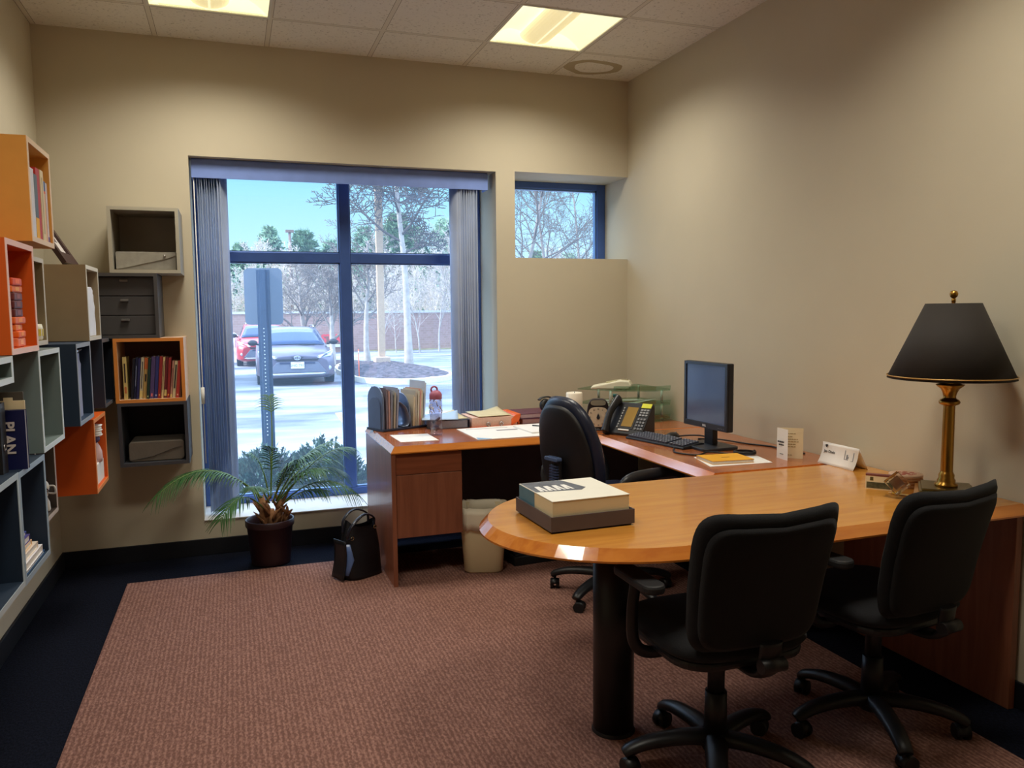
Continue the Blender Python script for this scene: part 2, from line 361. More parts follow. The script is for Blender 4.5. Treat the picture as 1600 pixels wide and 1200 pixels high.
for i in range(11): vane(-.16+i*.0140,5.205+random.uniform(-.004,.004),78+random.uniform(-4,4) if i<9 else 62)
for i in range(11): vane(1.425+i*.0146,5.205+random.uniform(-.004,.004),98+random.uniform(-5,5) if i>1 else 118)
b=MB(); b.tube([(-.185,5.17,2.28),(-.186,5.17,1.1),(-.186,5.175,.55)],.0035,6); b.tube([(-.186,5.17,1.02),(-.186,5.17,.92)],.011,8); b.build('control_wand',WHITE,t,w=True)
# ------------------------------------------------------------------ box shelves
S=.352
def shelf(side,pos,z,dep,label,col,edge,back=None,drawers=0,grp='square wall box shelves',S2=None):
    T=.018; S=S2 or globals()['S']; WD=globals()['S']
    if side=='L': t=thing('box_shelf',label,'shelf',(XL,pos+WD/2,z),90,grp)
    else: t=thing('box_shelf',label,'shelf',(pos+WD/2,D,z),0,grp)
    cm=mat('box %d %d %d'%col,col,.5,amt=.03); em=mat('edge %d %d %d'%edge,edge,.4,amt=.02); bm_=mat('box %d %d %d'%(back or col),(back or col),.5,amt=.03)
    h=WD/2
    b=MB(); b.box(-h,h,-dep+.002,0,0,T); b.box(-h,h,-dep+.002,0,S-T,S); b.box(-h,-h+T,-dep+.002,0,T,S-T); b.box(h-T,h,-dep+.002,0,T,S-T); b.build('carcass',cm,t)
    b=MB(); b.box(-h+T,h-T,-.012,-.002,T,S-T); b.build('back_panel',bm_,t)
    b=MB(); b.box(-h,h,-dep,-dep+.002,0,T); b.box(-h,h,-dep,-dep+.002,S-T,S); b.box(-h,-h+T,-dep,-dep+.002,T,S-T); b.box(h-T,h,-dep,-dep+.002,T,S-T); b.build('front_edge_sheen',em,t)  # front edge colour stands for glancing reflection on the boards
    if drawers:
        dz=(S-2*T)/drawers
        for k in range(drawers):
            b=MB(); b.box(-h+T+.002,h-T-.002,-dep+.03,-dep+.048,T+k*dz+.002,T+(k+1)*dz-.002); d=b.build('drawer',cm,t,bevel=.002)
            b=MB(); b.box(-.012,.028,-dep+.014,-dep+.03,T+(k+.72)*dz,T+(k+.72)*dz+.012); b.build('drawer_pull',mat('pull grey',(112,108,104),.4,.3),d,bevel=.002)
    return t
z0,z1,z2,z3=.637,.991,1.346,1.718
W_=(226,222,216)
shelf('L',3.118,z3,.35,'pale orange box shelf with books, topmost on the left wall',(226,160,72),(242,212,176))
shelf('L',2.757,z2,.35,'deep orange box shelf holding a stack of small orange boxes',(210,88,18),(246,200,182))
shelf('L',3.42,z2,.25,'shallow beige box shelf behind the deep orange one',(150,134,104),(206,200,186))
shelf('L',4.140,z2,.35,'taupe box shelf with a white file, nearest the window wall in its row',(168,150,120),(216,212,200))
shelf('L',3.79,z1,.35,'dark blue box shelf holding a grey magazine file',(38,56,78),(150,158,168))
shelf('L',3.093,z1,.35,'empty grey green box shelf with glancing light painted on its front edge',(110,124,122),(212,222,222))
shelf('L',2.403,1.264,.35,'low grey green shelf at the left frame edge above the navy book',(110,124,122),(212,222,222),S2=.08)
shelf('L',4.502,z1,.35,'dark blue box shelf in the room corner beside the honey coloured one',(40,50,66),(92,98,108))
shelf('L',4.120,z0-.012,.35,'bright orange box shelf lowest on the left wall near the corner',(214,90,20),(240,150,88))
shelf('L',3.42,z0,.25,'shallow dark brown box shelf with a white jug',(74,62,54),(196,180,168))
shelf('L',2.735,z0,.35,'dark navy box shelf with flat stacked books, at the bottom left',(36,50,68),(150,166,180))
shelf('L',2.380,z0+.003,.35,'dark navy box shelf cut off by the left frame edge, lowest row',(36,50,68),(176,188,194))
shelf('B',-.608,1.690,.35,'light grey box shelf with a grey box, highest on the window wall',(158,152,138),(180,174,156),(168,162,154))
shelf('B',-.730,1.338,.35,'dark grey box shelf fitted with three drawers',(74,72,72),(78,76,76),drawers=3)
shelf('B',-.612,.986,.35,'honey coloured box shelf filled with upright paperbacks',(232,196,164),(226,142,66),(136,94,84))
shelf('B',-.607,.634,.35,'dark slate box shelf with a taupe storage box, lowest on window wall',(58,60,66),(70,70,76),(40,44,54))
# a single upright book: spine faces local -Y (width along X)
def book(name,label,x,y,z,w,d,h,col,rz=0,tilt=0,page=(226,214,186),strips=(),grp=None,cat='book'):
    t=thing(name,label,cat,(x,y,z),rz,grp)
    cm=mat('cover %d %d %d'%col,col,.5,amt=.05,scale=30)
    b=MB(); b.box(-w/2,w/2,0,.0015,0,h); b.box(-w/2,-w/2+.0015,.0015,d,0,h); b.box(w/2-.0015,w/2,.0015,d,0,h)
    c=b.build('cover',cm,t)
    b=MB(); b.box(-w/2+.0015,w/2-.0015,.0015,d-.003,.002,h-.003); pg=b.build('page_block',mat('pages %d'%page[0],page,.8,amt=.05,scale=90),t)
    for k,(a,bb,sc,wf) in enumerate(strips):
        s=MB(); s.box(-w/2*wf,w/2*wf,-.0006,0,a*h,bb*h); s.build('spine_print' if wf<.9 else 'spine_band',mat('print %d %d %d'%sc,sc,.6),t)
    if tilt:
        for ch in t.children:
            ch.data.transform(Matrix.Rotation(R_(tilt),4,'Y')); 
            mz=min(v.co.z for v in c.data.vertices)
        for ch in t.children: ch.data.transform(Matrix.Translation((0,0,-mz)))
    return t
# paperbacks in the honey box, left to right
INK=(52,40,40); YL=(232,206,130); WH=(224,220,210)
pb=[('cream paperback with dark spine lettering, first from left among the upright paperbacks',.024,.232,(214,190,120),((.15,.3,(200,110,60),.5),(.4,.85,INK,.4))),
('black paperback, second from left among the upright paperbacks',.016,.222,(30,30,42),()),
('navy paperback with pale lettering, third from left among the upright paperbacks',.016,.228,(38,42,74),((.3,.8,(150,160,190),.3),)),
('dark blue paperback with purple tinge, fourth from left among the upright paperbacks',.016,.224,(44,44,92),()),
('off white paperback with a cream shelf sticker, fifth from left of the paperbacks',.02,.228,(204,192,160),((.04,.2,YL,1),(.25,.9,(80,74,76),.35))),
('orange topped tan paperback, sixth from left among the upright paperbacks',.022,.226,(196,160,96),((.72,1,(200,104,54),1),(.42,.6,INK,.5))),
('dark green paperback, seventh from left among the upright paperbacks',.017,.222,(32,56,48),((.04,.08,(190,200,150),.4),)),
('wide purple grey paperback with a pink dot at its foot, middle of the row',.026,.232,(86,70,116),((.05,.12,(236,120,120),.4),)),
('royal blue paperback just right of the wide purple one',.022,.232,(64,66,130),((.05,.09,(180,190,220),.4),)),
('crimson paperback just left of a thin cream one, near row centre',.02,.232,(150,46,44),((.06,.1,(240,160,90),.4),)),
('thin cream paperback with dark lettering between crimson and maroon spines',.014,.228,(226,196,140),((.2,.9,(90,60,60),.35),)),
('maroon paperback with a cream sticker at its foot',.018,.226,(116,40,44),((.05,.2,YL,1),)),
('red paperback with an orange dot at its foot, right of the maroon one',.018,.224,(150,44,42),((.06,.1,(250,160,60),.5),)),
('thin faded pink paperback, fourth from the right end of the row',.013,.206,(196,140,120),((.3,.8,(120,60,60),.4),(.02,.1,YL,1))),
('cream paperback with bold dark lettering, third from the right end',.02,.204,(220,204,160),((.25,.9,(50,44,48),.5),)),
('bright red paperback, second from the right end of the row',.022,.206,(184,60,48),((.06,.1,(250,190,160),.4),)),
('low brown paperback squeezed in at the right end of the row',.012,.176,(120,72,52),())]
x=-.572
for i,(lab,wd,h,c,st) in enumerate(pb):
    wd*=.80; tl=(5 if 1<=i<13 else 6 if i<16 else 2) if i else 0
    book('paperback',lab,x+wd/2,D-.335+(i%3)*.006,z1-.005+.0185,wd-.001,.14,h,c,0,tl,strips=st,grp='paperbacks in the honey coloured box')
    x+=wd+(.012 if i==0 else .0015)
# upright books in the pale orange box (spines face the room)
ob=[('tall white book at the near end of the pale orange box shelf',.065,.235,(226,222,226),()),
('grey book with a yellow foot inside the pale orange box shelf',.05,.222,(92,102,108),((0,.32,(240,176,30),1),)),
('tall red hardback inside the pale orange box shelf',.06,.252,(190,44,34),()),
('tall cream book beside the red hardback',.05,.254,(226,206,160),((.1,.9,(190,170,130),.3),)),
('peach book with a blue top band in the pale orange box',.05,.225,(226,172,132),((.84,1,(40,92,150),1),(.8,.84,(220,90,50),1))),
('slim white book with a purple foot, far end of pale orange box',.026,.222,(228,222,232),((0,.1,(120,100,160),1),)),]
y=3.139
for i,(lab,wd,h,c,st) in enumerate(ob):
    dd=.20; fx=XL+.346
    book('hardback_book',lab,fx-(.0,.0,.004,.002,.008,.006)[i],y+wd/2,z3+.0185,wd-.001,dd,h,c,90,0,strips=st,grp='books in the pale orange box')
    y+=wd+.002
sb=MB(); 
# little boxes stacked in the deep orange cube
cols=[((236,128,84),.030,'pale salmon small box at the very bottom of the stack in deep orange shelf'),((238,110,40),.022,'small bright orange box second from the bottom of the stack'),((240,124,52),.022,'small orange box third from the bottom of the stack'),
((232,112,52),.023,'small orange box fourth from bottom, under the dark brown ones'),((104,50,48),.026,'lowest of three dark brown boxes in the stack'),((98,46,46),.026,'middle of three dark brown boxes in the stack'),((110,54,50),.026,'topmost of three dark brown boxes in the stack'),
((240,118,36),.022,'small orange box resting on the dark brown ones'),((226,84,40),.024,'red orange small box topping the stack in the deep orange shelf')]
zz=z2+.0185; random.seed(5)
for c,h,lab in cols:
    wx=.12+random.uniform(-.008,.008); wy=.105+random.uniform(-.012,.012)
    t=thing('small_box',lab,'box',(XL+.272,2.955+(wy-.105)/2,zz),random.uniform(-3,3),'boxes stacked in the deep orange shelf')
    b=MB(); b.box(-wx/2,wx/2,-wy/2,wy/2,0,h-.0005); b.build('carton',mat('carton %d %d %d'%c,c,.5,amt=.08,scale=40),t,bevel=.004)
    b=MB(); b.box(wx/2,wx/2+.0006,-.02,.02,h*.25,h*.8); b.box(-.02,.02,-wy/2-.0006,-wy/2,h*.25,h*.8); b.build('paper_label',mat('label %d'%c[0],tuple(min(255,int(v*1.15+30)) for v in c),.6),t)
    zz+=h
# beige shallow box: striped mug, white crumpled ornament
t=thing('striped_mug','small white mug with yellow stripes in the shallow beige shelf','mug',(XL+.207,3.70,z2+.0185))
b=MB(); b.lathe([(.0,0),(.036,0),(.040,.008),(.041,.05),(.037,.066),(.034,.066),(.036,.05),(.034,.01),(0,.008)],n=24); b.build('mug_body',mat('white glaze',(238,234,214),.25),t)
for a in (-65,-35,-5,25):
    b=MB(); b.box(.0405,.0418,-.006,.006,.018,.046,M=Matrix.Rotation(R_(a),4,'Z')); b.build('yellow_stripe',mat('yellow stripe',(220,196,70),.4),t)
t=thing('paper_ornament','white frilled ornament standing beside the striped mug, half hidden','ornament',(XL+.165,3.60,z2+.0185))
b=MB(); b.lathe([(.0,0),(.03,0),(.034,.03),(.026,.05),(.036,.07),(.028,.09),(.036,.11),(.026,.13),(.02,.15),(0,.155)],n=18); b.build('ornament_body',WHITE,t)
t=thing('black_book','thin black book lying flat on the shallow beige shelf','book',(XL+.115,3.60,z2+S))
b=MB(); b.box(-.09,.10,-.12,.12,0,.022); b.build('cover',mat('black cover',(24,22,24),.5),t,bevel=.002)
b=MB(); b.box(-.085,.1015,-.118,.118,.004,.018); b.build('page_block',CREAM,t)
# picture frame leaning on the wall above the taupe box
t=thing('picture_frame','dark brown picture frame leaning on the wall above the taupe shelf','picture frame',(XL+.255,4.318,z2+S+.001))
L_=math.hypot(.235,.40); M=frame_M((0,0,0),(0,1,0),(-.235,0,.40))
b=MB()
for (a,c,p,q) in ((-.17,.17,0,.06),(-.17,.17,L_-.06,L_),(-.17,-.11,.06,L_-.06),(.11,.17,.06,L_-.06)): b.box(a,c,p,q,-.001,.02,M=M)
b.build('frame_moulding',mat('dark brown wood',(66,46,44),.45),t)
b=MB(); b.box(-.11,.11,.06,L_-.06,.003,.008,M=M); b.build('mat_board',mat('pale mat',(202,194,190),.7),t)
b=MB(); b.box(-.06,.06,.13,L_-.13,.008,.0095,M=M); b.build('print',mat('dim print',(96,90,92),.6,amt=.4,scale=14),t)
# magazine files
def magfile(label,x,y,z,col,w=.1,d=.24,h=.25,hole=True,rz=90):
    t=thing('magazine_file',label,'magazine file',(x,y,z),rz,'magazine files')
    m=mat('file %d %d %d'%col,col,.6,amt=.03)
    b=MB()
    for sx in (-w/2,w/2-.003):
        b.prism([(0,0),(d,0),(d,h),(d*.55,h),(0,h*.62)],sx,sx+.003,'yz')
    b.box(-w/2+.003,w/2-.003,d-.003,d,0,h); b.box(-w/2+.003,w/2-.003,0,d,0,.003); b.build('file_shell',m,t)
    b=MB(); hh=h*.62
    b.box(-w/2+.003,w/2-.003,0,.003,.003,hh*.7); b.box(-w/2+.003,-.016,0,.003,hh*.7,hh); b.box(.016,w/2-.003,0,.003,hh*.7,hh); b.build('front_panel',m,t)
    b=MB(); b.box(-w/2+.008,w/2-.008,.01,d-.01,.004,h*.93); b.build('papers',WHITE,t)
    return t
# box H: tall white file with a notched back edge ; box I: grey lilac file with hole and clip
t=thing('white_file','tall white file with wavy edge in the taupe shelf','file',(XL+.337,4.166,z2+.0185),90)
b=MB(); pr=[(0,0),(.0,.225)]
pr=[(0,0),(.055,0),(.056,.06),(.052,.11),(.055,.14),(.050,.17),(.050,.20),(.046,.208),(.047,.222),(.040,.236),(.004,.236),(0,.228)]
b.prism([(x*4.75,z) for x,z in pr],0,.20,'xz'); b.build('file_body',mat('cool white',(226,228,236),.6),t,bevel=.003)
t=thing('magazine_file','grey lilac magazine file with square hole and metal clip','magazine file',(XL+.332,3.835,z1+.0185),90); t.scale=(1.95,1,1)
gm=mat('grey lilac card',(146,150,176),.6)
b=MB(); h_=.30
b.box(0,.045,.012,.014,0,.21); b.box(.045,.11,.012,.014,0,.21); 
b.prism([(.0,.21),(.035,.21),(.035,.262),(.062,.262),(.062,.21),(.11,.21),(.115,.235),(.10,.252),(.098,.298),(0,.298)],.012,.014,'xz'); b.box(0,.002,.014,.24,0,.298); b.box(.108,.11,.014,.24,0,.25); b.build('file_shell',gm,t)
b=MB(); b.box(.006,.104,.03,.22,0,.28); b.build('papers',mat('dark papers',(40,44,60),.7),t)
b=MB(); b.tube([(.004,.006,.296),(.05,.0,.30),(.1,.004,.302),(.11,.014,.298)],.006,8); b.box(.01,.06,.0,.012,.288,.298); b.build('metal_clip',CHROME,t)
# contents of the bright orange box near the corner
t=thing('tissue_box','white box with two dark finger holes in the lowest orange shelf','box',(XL+.275,4.28,z0-.012+.0185))
b=MB(); b.box(-.09,.06,-.03,.165,0,.10); b.build('carton',WHITE,t,bevel=.002)
for yy in (.06,.115):
    b=MB(); b.lathe([(0,0),(.011,0),(.011,.0008),(0,.0008)],(.025,yy,.10),16); b.build('finger_hole',DARKINK,t)
t=thing('vase','pinkish vase with purple globe and white ruffled flower in lowest orange shelf','vase',(XL+.318,4.335,z0-.012+.1188)); t.scale=(.62,.62,.62)
b=MB(); b.lathe([(0,0),(.045,0),(.05,.03),(.047,.08),(.034,.12),(.018,.15),(.014,.16),(0,.16)],n=24); b.build('vase_body',mat('dusty pink',(206,176,176),.4),t)
b=MB(); b.ell((0,0,.185),(.036,.036,.036)); b.build('purple_globe',mat('purple glass',(84,72,112),.25),t)
b=MB(); 
for k in range(5): b.lathe([(.01,.20+k*.014),(.045+.006*(k%2),.205+k*.018),(.05+.008*((k+1)%2),.218+k*.019),(.02,.222+k*.018)],n=14)
b.build('ruffled_flower',WHITE,t,solid=.002)
# white jug in the dark brown box
t=thing('patterned_jug','white waisted jug with dark swirl marks in the dark brown shelf','jug',(XL+.212,3.695,z0+.0185)); t.scale=(.68,.68,.62)
jm=mat('white ceramic',(226,222,214),.3)
b=MB(); b.lathe([(0,0),(.034,0),(.037,.01),(.034,.06),(.022,.095),(.034,.13),(.037,.165),(.03,.19),(.024,.2),(.022,.2),(0,.17)],n=24); b.build('jug_body',jm,t)
b=MB(); b.tube(spline([(.03,0,.17),(.062,0,.165),(.066,0,.12),(.032,0,.12)]),.006,8); b.build('jug_handle',jm,t)
b=MB(); b.tube([(.038*math.cos(a),.038*math.sin(a),.15+.01*math.sin(a*5)) for a in [i*.12-2.2 for i in range(22)]],.0025,6); b.tube([(.038*math.cos(a),.038*math.sin(a),.14+.008*math.cos(a*6)) for a in [i*.12-2.2 for i in range(22)]],.0018,6); b.build('dark_swirl',DARKINK,t)
# flat books in the navy box at bottom left
fb=[((44,84,130),.012,.27,.275,'blue bottom book of the flat stack in the navy shelf'),((226,222,226),.026,.26,.25,'thick white book second from bottom of the flat stack'),((222,206,190),.022,.24,.21,'pale cream book third from bottom of the flat stack'),((228,190,150),.018,.2,.17,'peach book in the middle of the flat stack'),
((80,66,130),.022,.18,.155,'violet book fifth from bottom of the flat stack'),((70,84,160),.014,.165,.14,'blue violet book near the top of the flat stack'),((232,228,222),.028,.14,.10,'white book on top of the flat stack in the navy shelf')]
zz=z0+.0185
for i,(c,h,dx,dy,lab) in enumerate(fb):
    t=thing('flat_book',lab,'book',(XL+.343-(0.0,.0,.006,.012,.015,.02,.03)[i],2.762+dy/2,zz),(0,.4,-.6,.8,-.4,.6,-.8)[i],'books lying flat in the navy shelf')
    b=MB(); b.box(-dx,0,-dy/2,dy/2,0,.0018); b.box(-dx,0,-dy/2,dy/2,h-.0023,h-.0005); b.box(-dx,0,dy/2-.0018,dy/2,.0018,h-.0023); b.build('cover',mat('cover %d %d %d'%c,c,.5),t)
    b=MB(); b.box(-dx+.003,-.003,-dy/2+.003,dy/2-.0018,.0018,h-.0023); b.build('page_block',mat('pages 236',(232,226,216),.8,amt=.06,scale=120),t)
    zz+=h
# the standing navy PLAN book, folder behind it, black binder at the frame edge
zt=z0+S
t=thing('plan_book','navy book with pale PLAN lettering standing on the shelf unit','book',(-.77,2.80,zt))
b=MB(); b.box(-.15,.152,0,.0018,0,.185); b.box(-.15,.152,.024,.0258,0,.185); b.box(-.15,-.148,.0018,.024,0,.185); b.build('cover',mat('plan navy',(24,28,74),.4),t)
b=MB(); b.box(-.148,.150,.0018,.024,.001,.183); b.build('page_block',mat('grey pages',(150,146,150),.7),t)
text('PLAN',.042,frame_M((.106,-.0012,.100),(0,0,-1),(1,0,0)),mat('pale letters',(214,202,196),.5),t,bold=.0012)
t=thing('beige_folder','beige folder with dark red print behind the navy PLAN book','folder',(-.77,2.832,zt))
b=MB(); b.box(-.15,.147,0,.006,0,.212); b.box(.09,.115,0,.002,.212,.222); b.build('folder_body',mat('beige card',(222,200,158),.6),t)
b=MB(); b.prism([(-.15,.186),(.09,.186),(.085,.192),(.06,.197),(-.15,.198)],-.0008,0,'xz'); b.build('red_print',mat('dark red print',(116,34,40),.6),t)
t=thing('brown_folder','dark brown folder rising behind the beige one at the left frame edge','folder',(-.77,2.848,zt))
b=MB(); b.box(-.15,.140,0,.008,0,.238); b.build('folder_cover',mat('dark brown card',(74,66,56),.7),t)
b=MB(); b.box(-.148,.138,.008,.012,0,.230); b.build('papers',WHITE,t)
t=thing('lever_binder','black binder standing at the left frame edge before the PLAN book','binder',(-.77,2.735,zt))
bm_=mat('binder black',(28,26,28),.45)
b=MB(); b.box(-.15,.108,-.03,-.026,0,.215); b.box(-.15,.108,.026,.03,0,.215); b.box(.104,.108,-.026,.026,0,.215); b.build('binder_cover',bm_,t)
b=MB(); b.box(-.145,.06,-.024,.024,.003,.205); b.build('papers',WHITE,t)
b=MB(); b.lathe([(.008,0),(.012,0),(.012,.002),(.008,.002),(.008,0)],n=18,M=Matrix.Translation((.1085,0,.08))@Matrix.Rotation(R_(90),4,'Y')); b.build('finger_ring',CHROME,t)
# grey boxes on the window wall shelves
t=thing('document_box','grey metal document box with slanted lid flap in the light grey shelf','box',(-.43,D-.30,1.690+.0185))
b=MB(); b.box(-.150,.150,0,.2,0,.098); b.build('box_body',mat('brushed grey',(150,146,136),.5,.2,amt=.1,scale=30),t,bevel=.003)
b=MB(); b.prism([(-.15,.092),(.15,.099),(.15,.08),(.10,.062),(-.125,.008),(-.15,.006)],-.004,0,'xz'); b.build('lid_flap',mat('brushed grey lid',(162,158,146),.5,.2,amt=.1,scale=30),t)
b=MB(); b.lathe([(0,0),(.006,0),(.0075,.003),(.005,.006),(0,.007)],n=16,M=Matrix.Translation((.092,-.004,.076))@Matrix.Rotation(R_(90),4,'X')); b.build('snap_button',CHROME,t)
t=thing('storage_box','taupe soft storage box with diagonal crease in the dark slate shelf','box',(-.425,D-.31,.634+.0185))
b=MB(); b.prism(rrect(-.142,.142,0,.112,.02),0,.24,'xz'); b.build('box_body',mat('taupe felt',(112,104,94),.85,amt=.08,bump=.1),t,bevel=.006)
b=MB(); b.prism([(-.02,.028),(.09,.068),(.125,.075),(.09,.0655),(-.02,.026)],-.0035,0,'xz'); b.prism([(-.138,.008),(-.02,.026),(-.02,.028),(-.138,.0105)],-.0035,0,'xz'); b.build('crease',mat('crease dark',(66,60,56),.9),t)
# ------------------------------------------------------------------ desks
ZT=.76
def top_poly(poly,inner_off,t,mats,name='desktop',zb=.728,edges=None):
    """top slab with a sloping edge: inner polygon at ZT, outer at zb"""
    b=MB(); n=len(poly); I=inner_off
    vs=[(x,y,ZT) for x,y in I]+[(x,y,zb) for x,y in poly]+[(x,y,zb-.006) for x,y in poly]
    b.add(vs,[tuple(range(n))],0); b.add(vs,[tuple(range(2*n,3*n))[::-1]],1)
    for k in range(n):
        j=(k+1)%n; b.add(vs,[(k,j,n+j,n+k)],1); b.add(vs,[(n+k,n+j,2*n+j,2*n+k)],1)
    return b.build(name,mats,t,w=True)
EDGE=wood('cherry bevel edge',(190,108,40),(212,132,54),'X',rough=.16,coat=.7)
t=thing('credenza_desk','cherry wood desk with file drawers under the window','desk',(1.6,4.5,0))
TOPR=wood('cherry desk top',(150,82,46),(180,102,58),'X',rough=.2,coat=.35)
P=[(.757,4.085),(2.655,4.085),(2.655,4.945),(.757,4.945)]; I=[(.780,4.108),(2.655,4.108),(2.655,4.93),(.780,4.93)]
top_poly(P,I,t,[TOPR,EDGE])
b=MB(); b.box(.759,.783,4.092,4.93,0,.722); b.build('side_panel',WOODZ,t,w=True,bevel=.002)
b=MB(); b.box(.783,1.150,4.125,4.6,.262,.722); b.build('pedestal',WOODZ,t,w=True)
b=MB(); b.box(.786,1.148,4.108,4.125,.605,.716); b.build('drawer',WOODX,t,w=True,bevel=.0015)
b=MB(); b.box(.786,1.148,4.108,4.125,.262,.602); b.build('file_drawer',WOODZ,t,w=True,bevel=.0015)
b=MB(); b.box(.783,2.655,4.90,4.918,.08,.722); b.build('back_panel',mat('dark laminate',(120,112,126),.6),t,w=True)
t=thing('desk_return','cherry wood return desk along the right wall under the monitor','desk',(2.3,3.5,0))
P=[(1.915,2.90),(2.655,2.90),(2.655,4.084),(1.915,4.084)]; I=[(1.945,2.90),(2.655,2.90),(2.655,4.084),(1.945,4.084)]
top_poly(P,I,t,[wood('cherry return top',(150,84,46),(178,104,58),'Y',rough=.22,coat=.35),wood('cherry return edge',(190,108,40),(212,132,54),'Y',rough=.16,coat=.7)])
b=MB(); b.box(2.30,2.318,2.92,4.07,.12,.722); b.build('modesty_panel',mat('dark laminate',(120,112,126),.6),t,w=True)
t=thing('peninsula_table','cherry wood peninsula table with rounded end on a black column','table',(1.7,2.45,0))
cx,cy=1.30,2.442; ax,ay=.545,.455
P=[(2.655,cy-.44),(2.655,cy+ay)]+[(1.30,cy+ay)]+[(cx+ax*math.cos(R_(a)),cy+ay*math.sin(R_(a))) for a in range(95,266,5)]+[(1.30,cy-ay),(1.65,cy-ay)]
def inset(P,cx,cy,d):
    out=[]
    for x,y in P:
        q=x
        if x<1.301:
            s=max(0,(cx-x)/ax); q=x+d*s*1.0; yy=y-math.copysign(d*math.sqrt(max(0,1-s*s)),y-cy)
        else: yy=y-math.copysign(d,y-cy) if abs(y-cy)>.3 else y
        out.append((q,yy))
    return out
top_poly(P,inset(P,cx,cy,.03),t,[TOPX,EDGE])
b=MB(); b.cyl((1.205,2.395,0),(1.205,2.395,.722),.071,n=36); b.build('column_leg',mat('black column',(22,22,24),.38),t,w=True)
b=MB(); b.lathe([(0,0),(.075,0),(.076,.006),(.073,.012),(.071,.016)],(1.205,2.395,0),36); b.build('base_ring',BLACKP,t,w=True)
b=MB(); b.box(2.615,2.645,2.02,2.86,0,.722); b.build('end_panel',WOODZ,t,w=True,bevel=.002)
# ------------------------------------------------------------------ on the credenza
fz=ZT
t=thing('file_sorter','grey step file sorter with silver arched ends at the desk corner','file sorter',(.95,4.77,fz),22); t.scale=(1.12,1.05,1)
SIL=mat('silver grey plastic',(112,128,156),.3,.35); NAV=mat('navy plastic',(40,46,66),.5)
b=MB(); b.box(.790,1.075,4.69,4.87,fz,fz+.014); b.build('base_tray',NAV,t,w=True,bevel=.003)
def archplate(x,y,z,w,h,th,lean,m,name,par):
    pr=[(-w/2,0),(w/2,0)]+arc(0,h-w*.5,w/2,0,180,12)
    b=MB(); M=Matrix.Translation((x,y,z))@Matrix.Rotation(R_(lean),4,'Y')
    b.prism(pr,-th/2,th/2,'yz',M=M); return b.build(name,m,par,w=True,bevel=.002)
archplate(.800,4.78,fz+.014,.16,.255,.010,0,SIL,'arched_end',t); archplate(.793,4.78,fz+.014,.125,.19,.006,0,mat('blue grey plastic',(86,104,140),.35),'arched_inlay',t)
archplate(.975,4.775,fz+.014,.15,.205,.007,-6,SIL,'divider_plate',t)
b=MB(); pr=spline([(.905,4.70,fz+.17),(.91,4.70,fz+.165),(.945,4.70,fz+.13),(.965,4.70,fz+.06),(.955,4.70,fz+.022),(.92,4.70,fz+.018)],5)
vs=[p for p in pr]; 
b.grid(lambda u,v:(lambda p:(p.x,p.y+.15*v,p.z))(pr[min(len(pr)-1,int(round(u*(len(pr)-1))))]),len(pr)-1,1); b.build('curved_divider',SIL,t,w=True,solid=.004)
fl=[(.822,.245,(122,112,124),'grey folder right behind the silver arched end of the sorter',0),(.836,.235,(182,146,142),'dusty rose folder second in the file sorter',0),(.848,.235,(132,138,156),'slate blue folder third in the file sorter',2),(.866,.225,(176,172,160),'bent cream folder fourth in the file sorter',3),(.882,.242,(150,156,176),'pale blue grey folder next to the curved divider, left side',4),
(.990,.19,(206,190,160),'manila folder right of the arched divider plate',3),(1.004,.215,(186,176,160),'beige folder in the middle of the right hand bunch',2),(1.018,.222,(206,196,176),'cream folder left of the salmon one in the sorter',3),(1.030,.225,(210,156,142),'salmon folder in the right hand bunch of the sorter',3),(1.042,.225,(208,194,164),'yellowish folder right of the salmon one',2),(1.056,.27,(190,200,218),'tall pale blue folder at the right end of the sorter',4)]
for x,h,c,lab,ln in fl:
    t=thing('file_folder',lab,'folder',((.95+(x-.95)*1.12*.927),4.77+(x-.95)*1.12*.3746,fz+.015),22,group='folders standing in the file sorter')
    m=mat('folder %d %d %d'%c,c,.65,amt=.05); M=Matrix.Rotation(R_(ln),4,'Y')
    b=MB(); b.box(-.0055,-.0045,-.075,.09,0,h,M=M); b.box(.0045,.0055,-.075,.09,0,h-.01,M=M); b.box(-.0045,.0045,-.075,-.0735,0,h-.012,M=M); b.build('folder_cover',m,t)
    b=MB(); b.box(-.0043,.0043,-.073,.084,.002,h-.016,M=M); b.build('papers',WHITE,t)
t=thing('sports_bottle','clear water bottle with pink loop cap on the desk','bottle',(1.085,4.42,fz))
CLR=thin_glass('clear plastic',(.86,.84,.88),.10,.1)
b=MB(); b.lathe([(0,.002),(.034,.002),(.037,.012),(.037,.08),(.034,.10),(.037,.12),(.037,.20),(.034,.212),(.032,.212),(.034,.2),(.034,.02),(0,.01)],n=28); b.build('bottle_body',CLR,t)
PK=mat('mauve cap',(176,104,130),.4)
b=MB(); b.lathe([(0,.208),(.036,.208),(.0365,.235),(.028,.25),(.016,.258),(0,.258)],n=28); b.build('cap',PK,t)
b=MB(); b.tube([(-.008+.018*math.cos(a),0,.262+.018*math.sin(a)) for a in [i*math.pi/9 for i in range(19)]],.0055,8,caps=False); b.build('carry_loop',PK,t)
random.seed(8)
pm=mat('white pattern',(226,222,226),.6); b=MB()
for k in range(26):
    a=random.uniform(0,6.28); z=random.uniform(.125,.2)
    b.tube([(.0376*math.cos(a+d*.12),.0376*math.sin(a+d*.12),z+d*random.uniform(-.006,.01)) for d in range(3)],.0028,5)
b.build('printed_leaves',pm,t)
b=MB(); b.ell((0,-.004,.04),(.02,.02,.018)); b.tube([(-.02,0,.07),(0,-.01,.085),(.022,0,.10)],.007,7); b.build('fruit_pieces',mat('dark fruit',(70,84,110),.5),t)
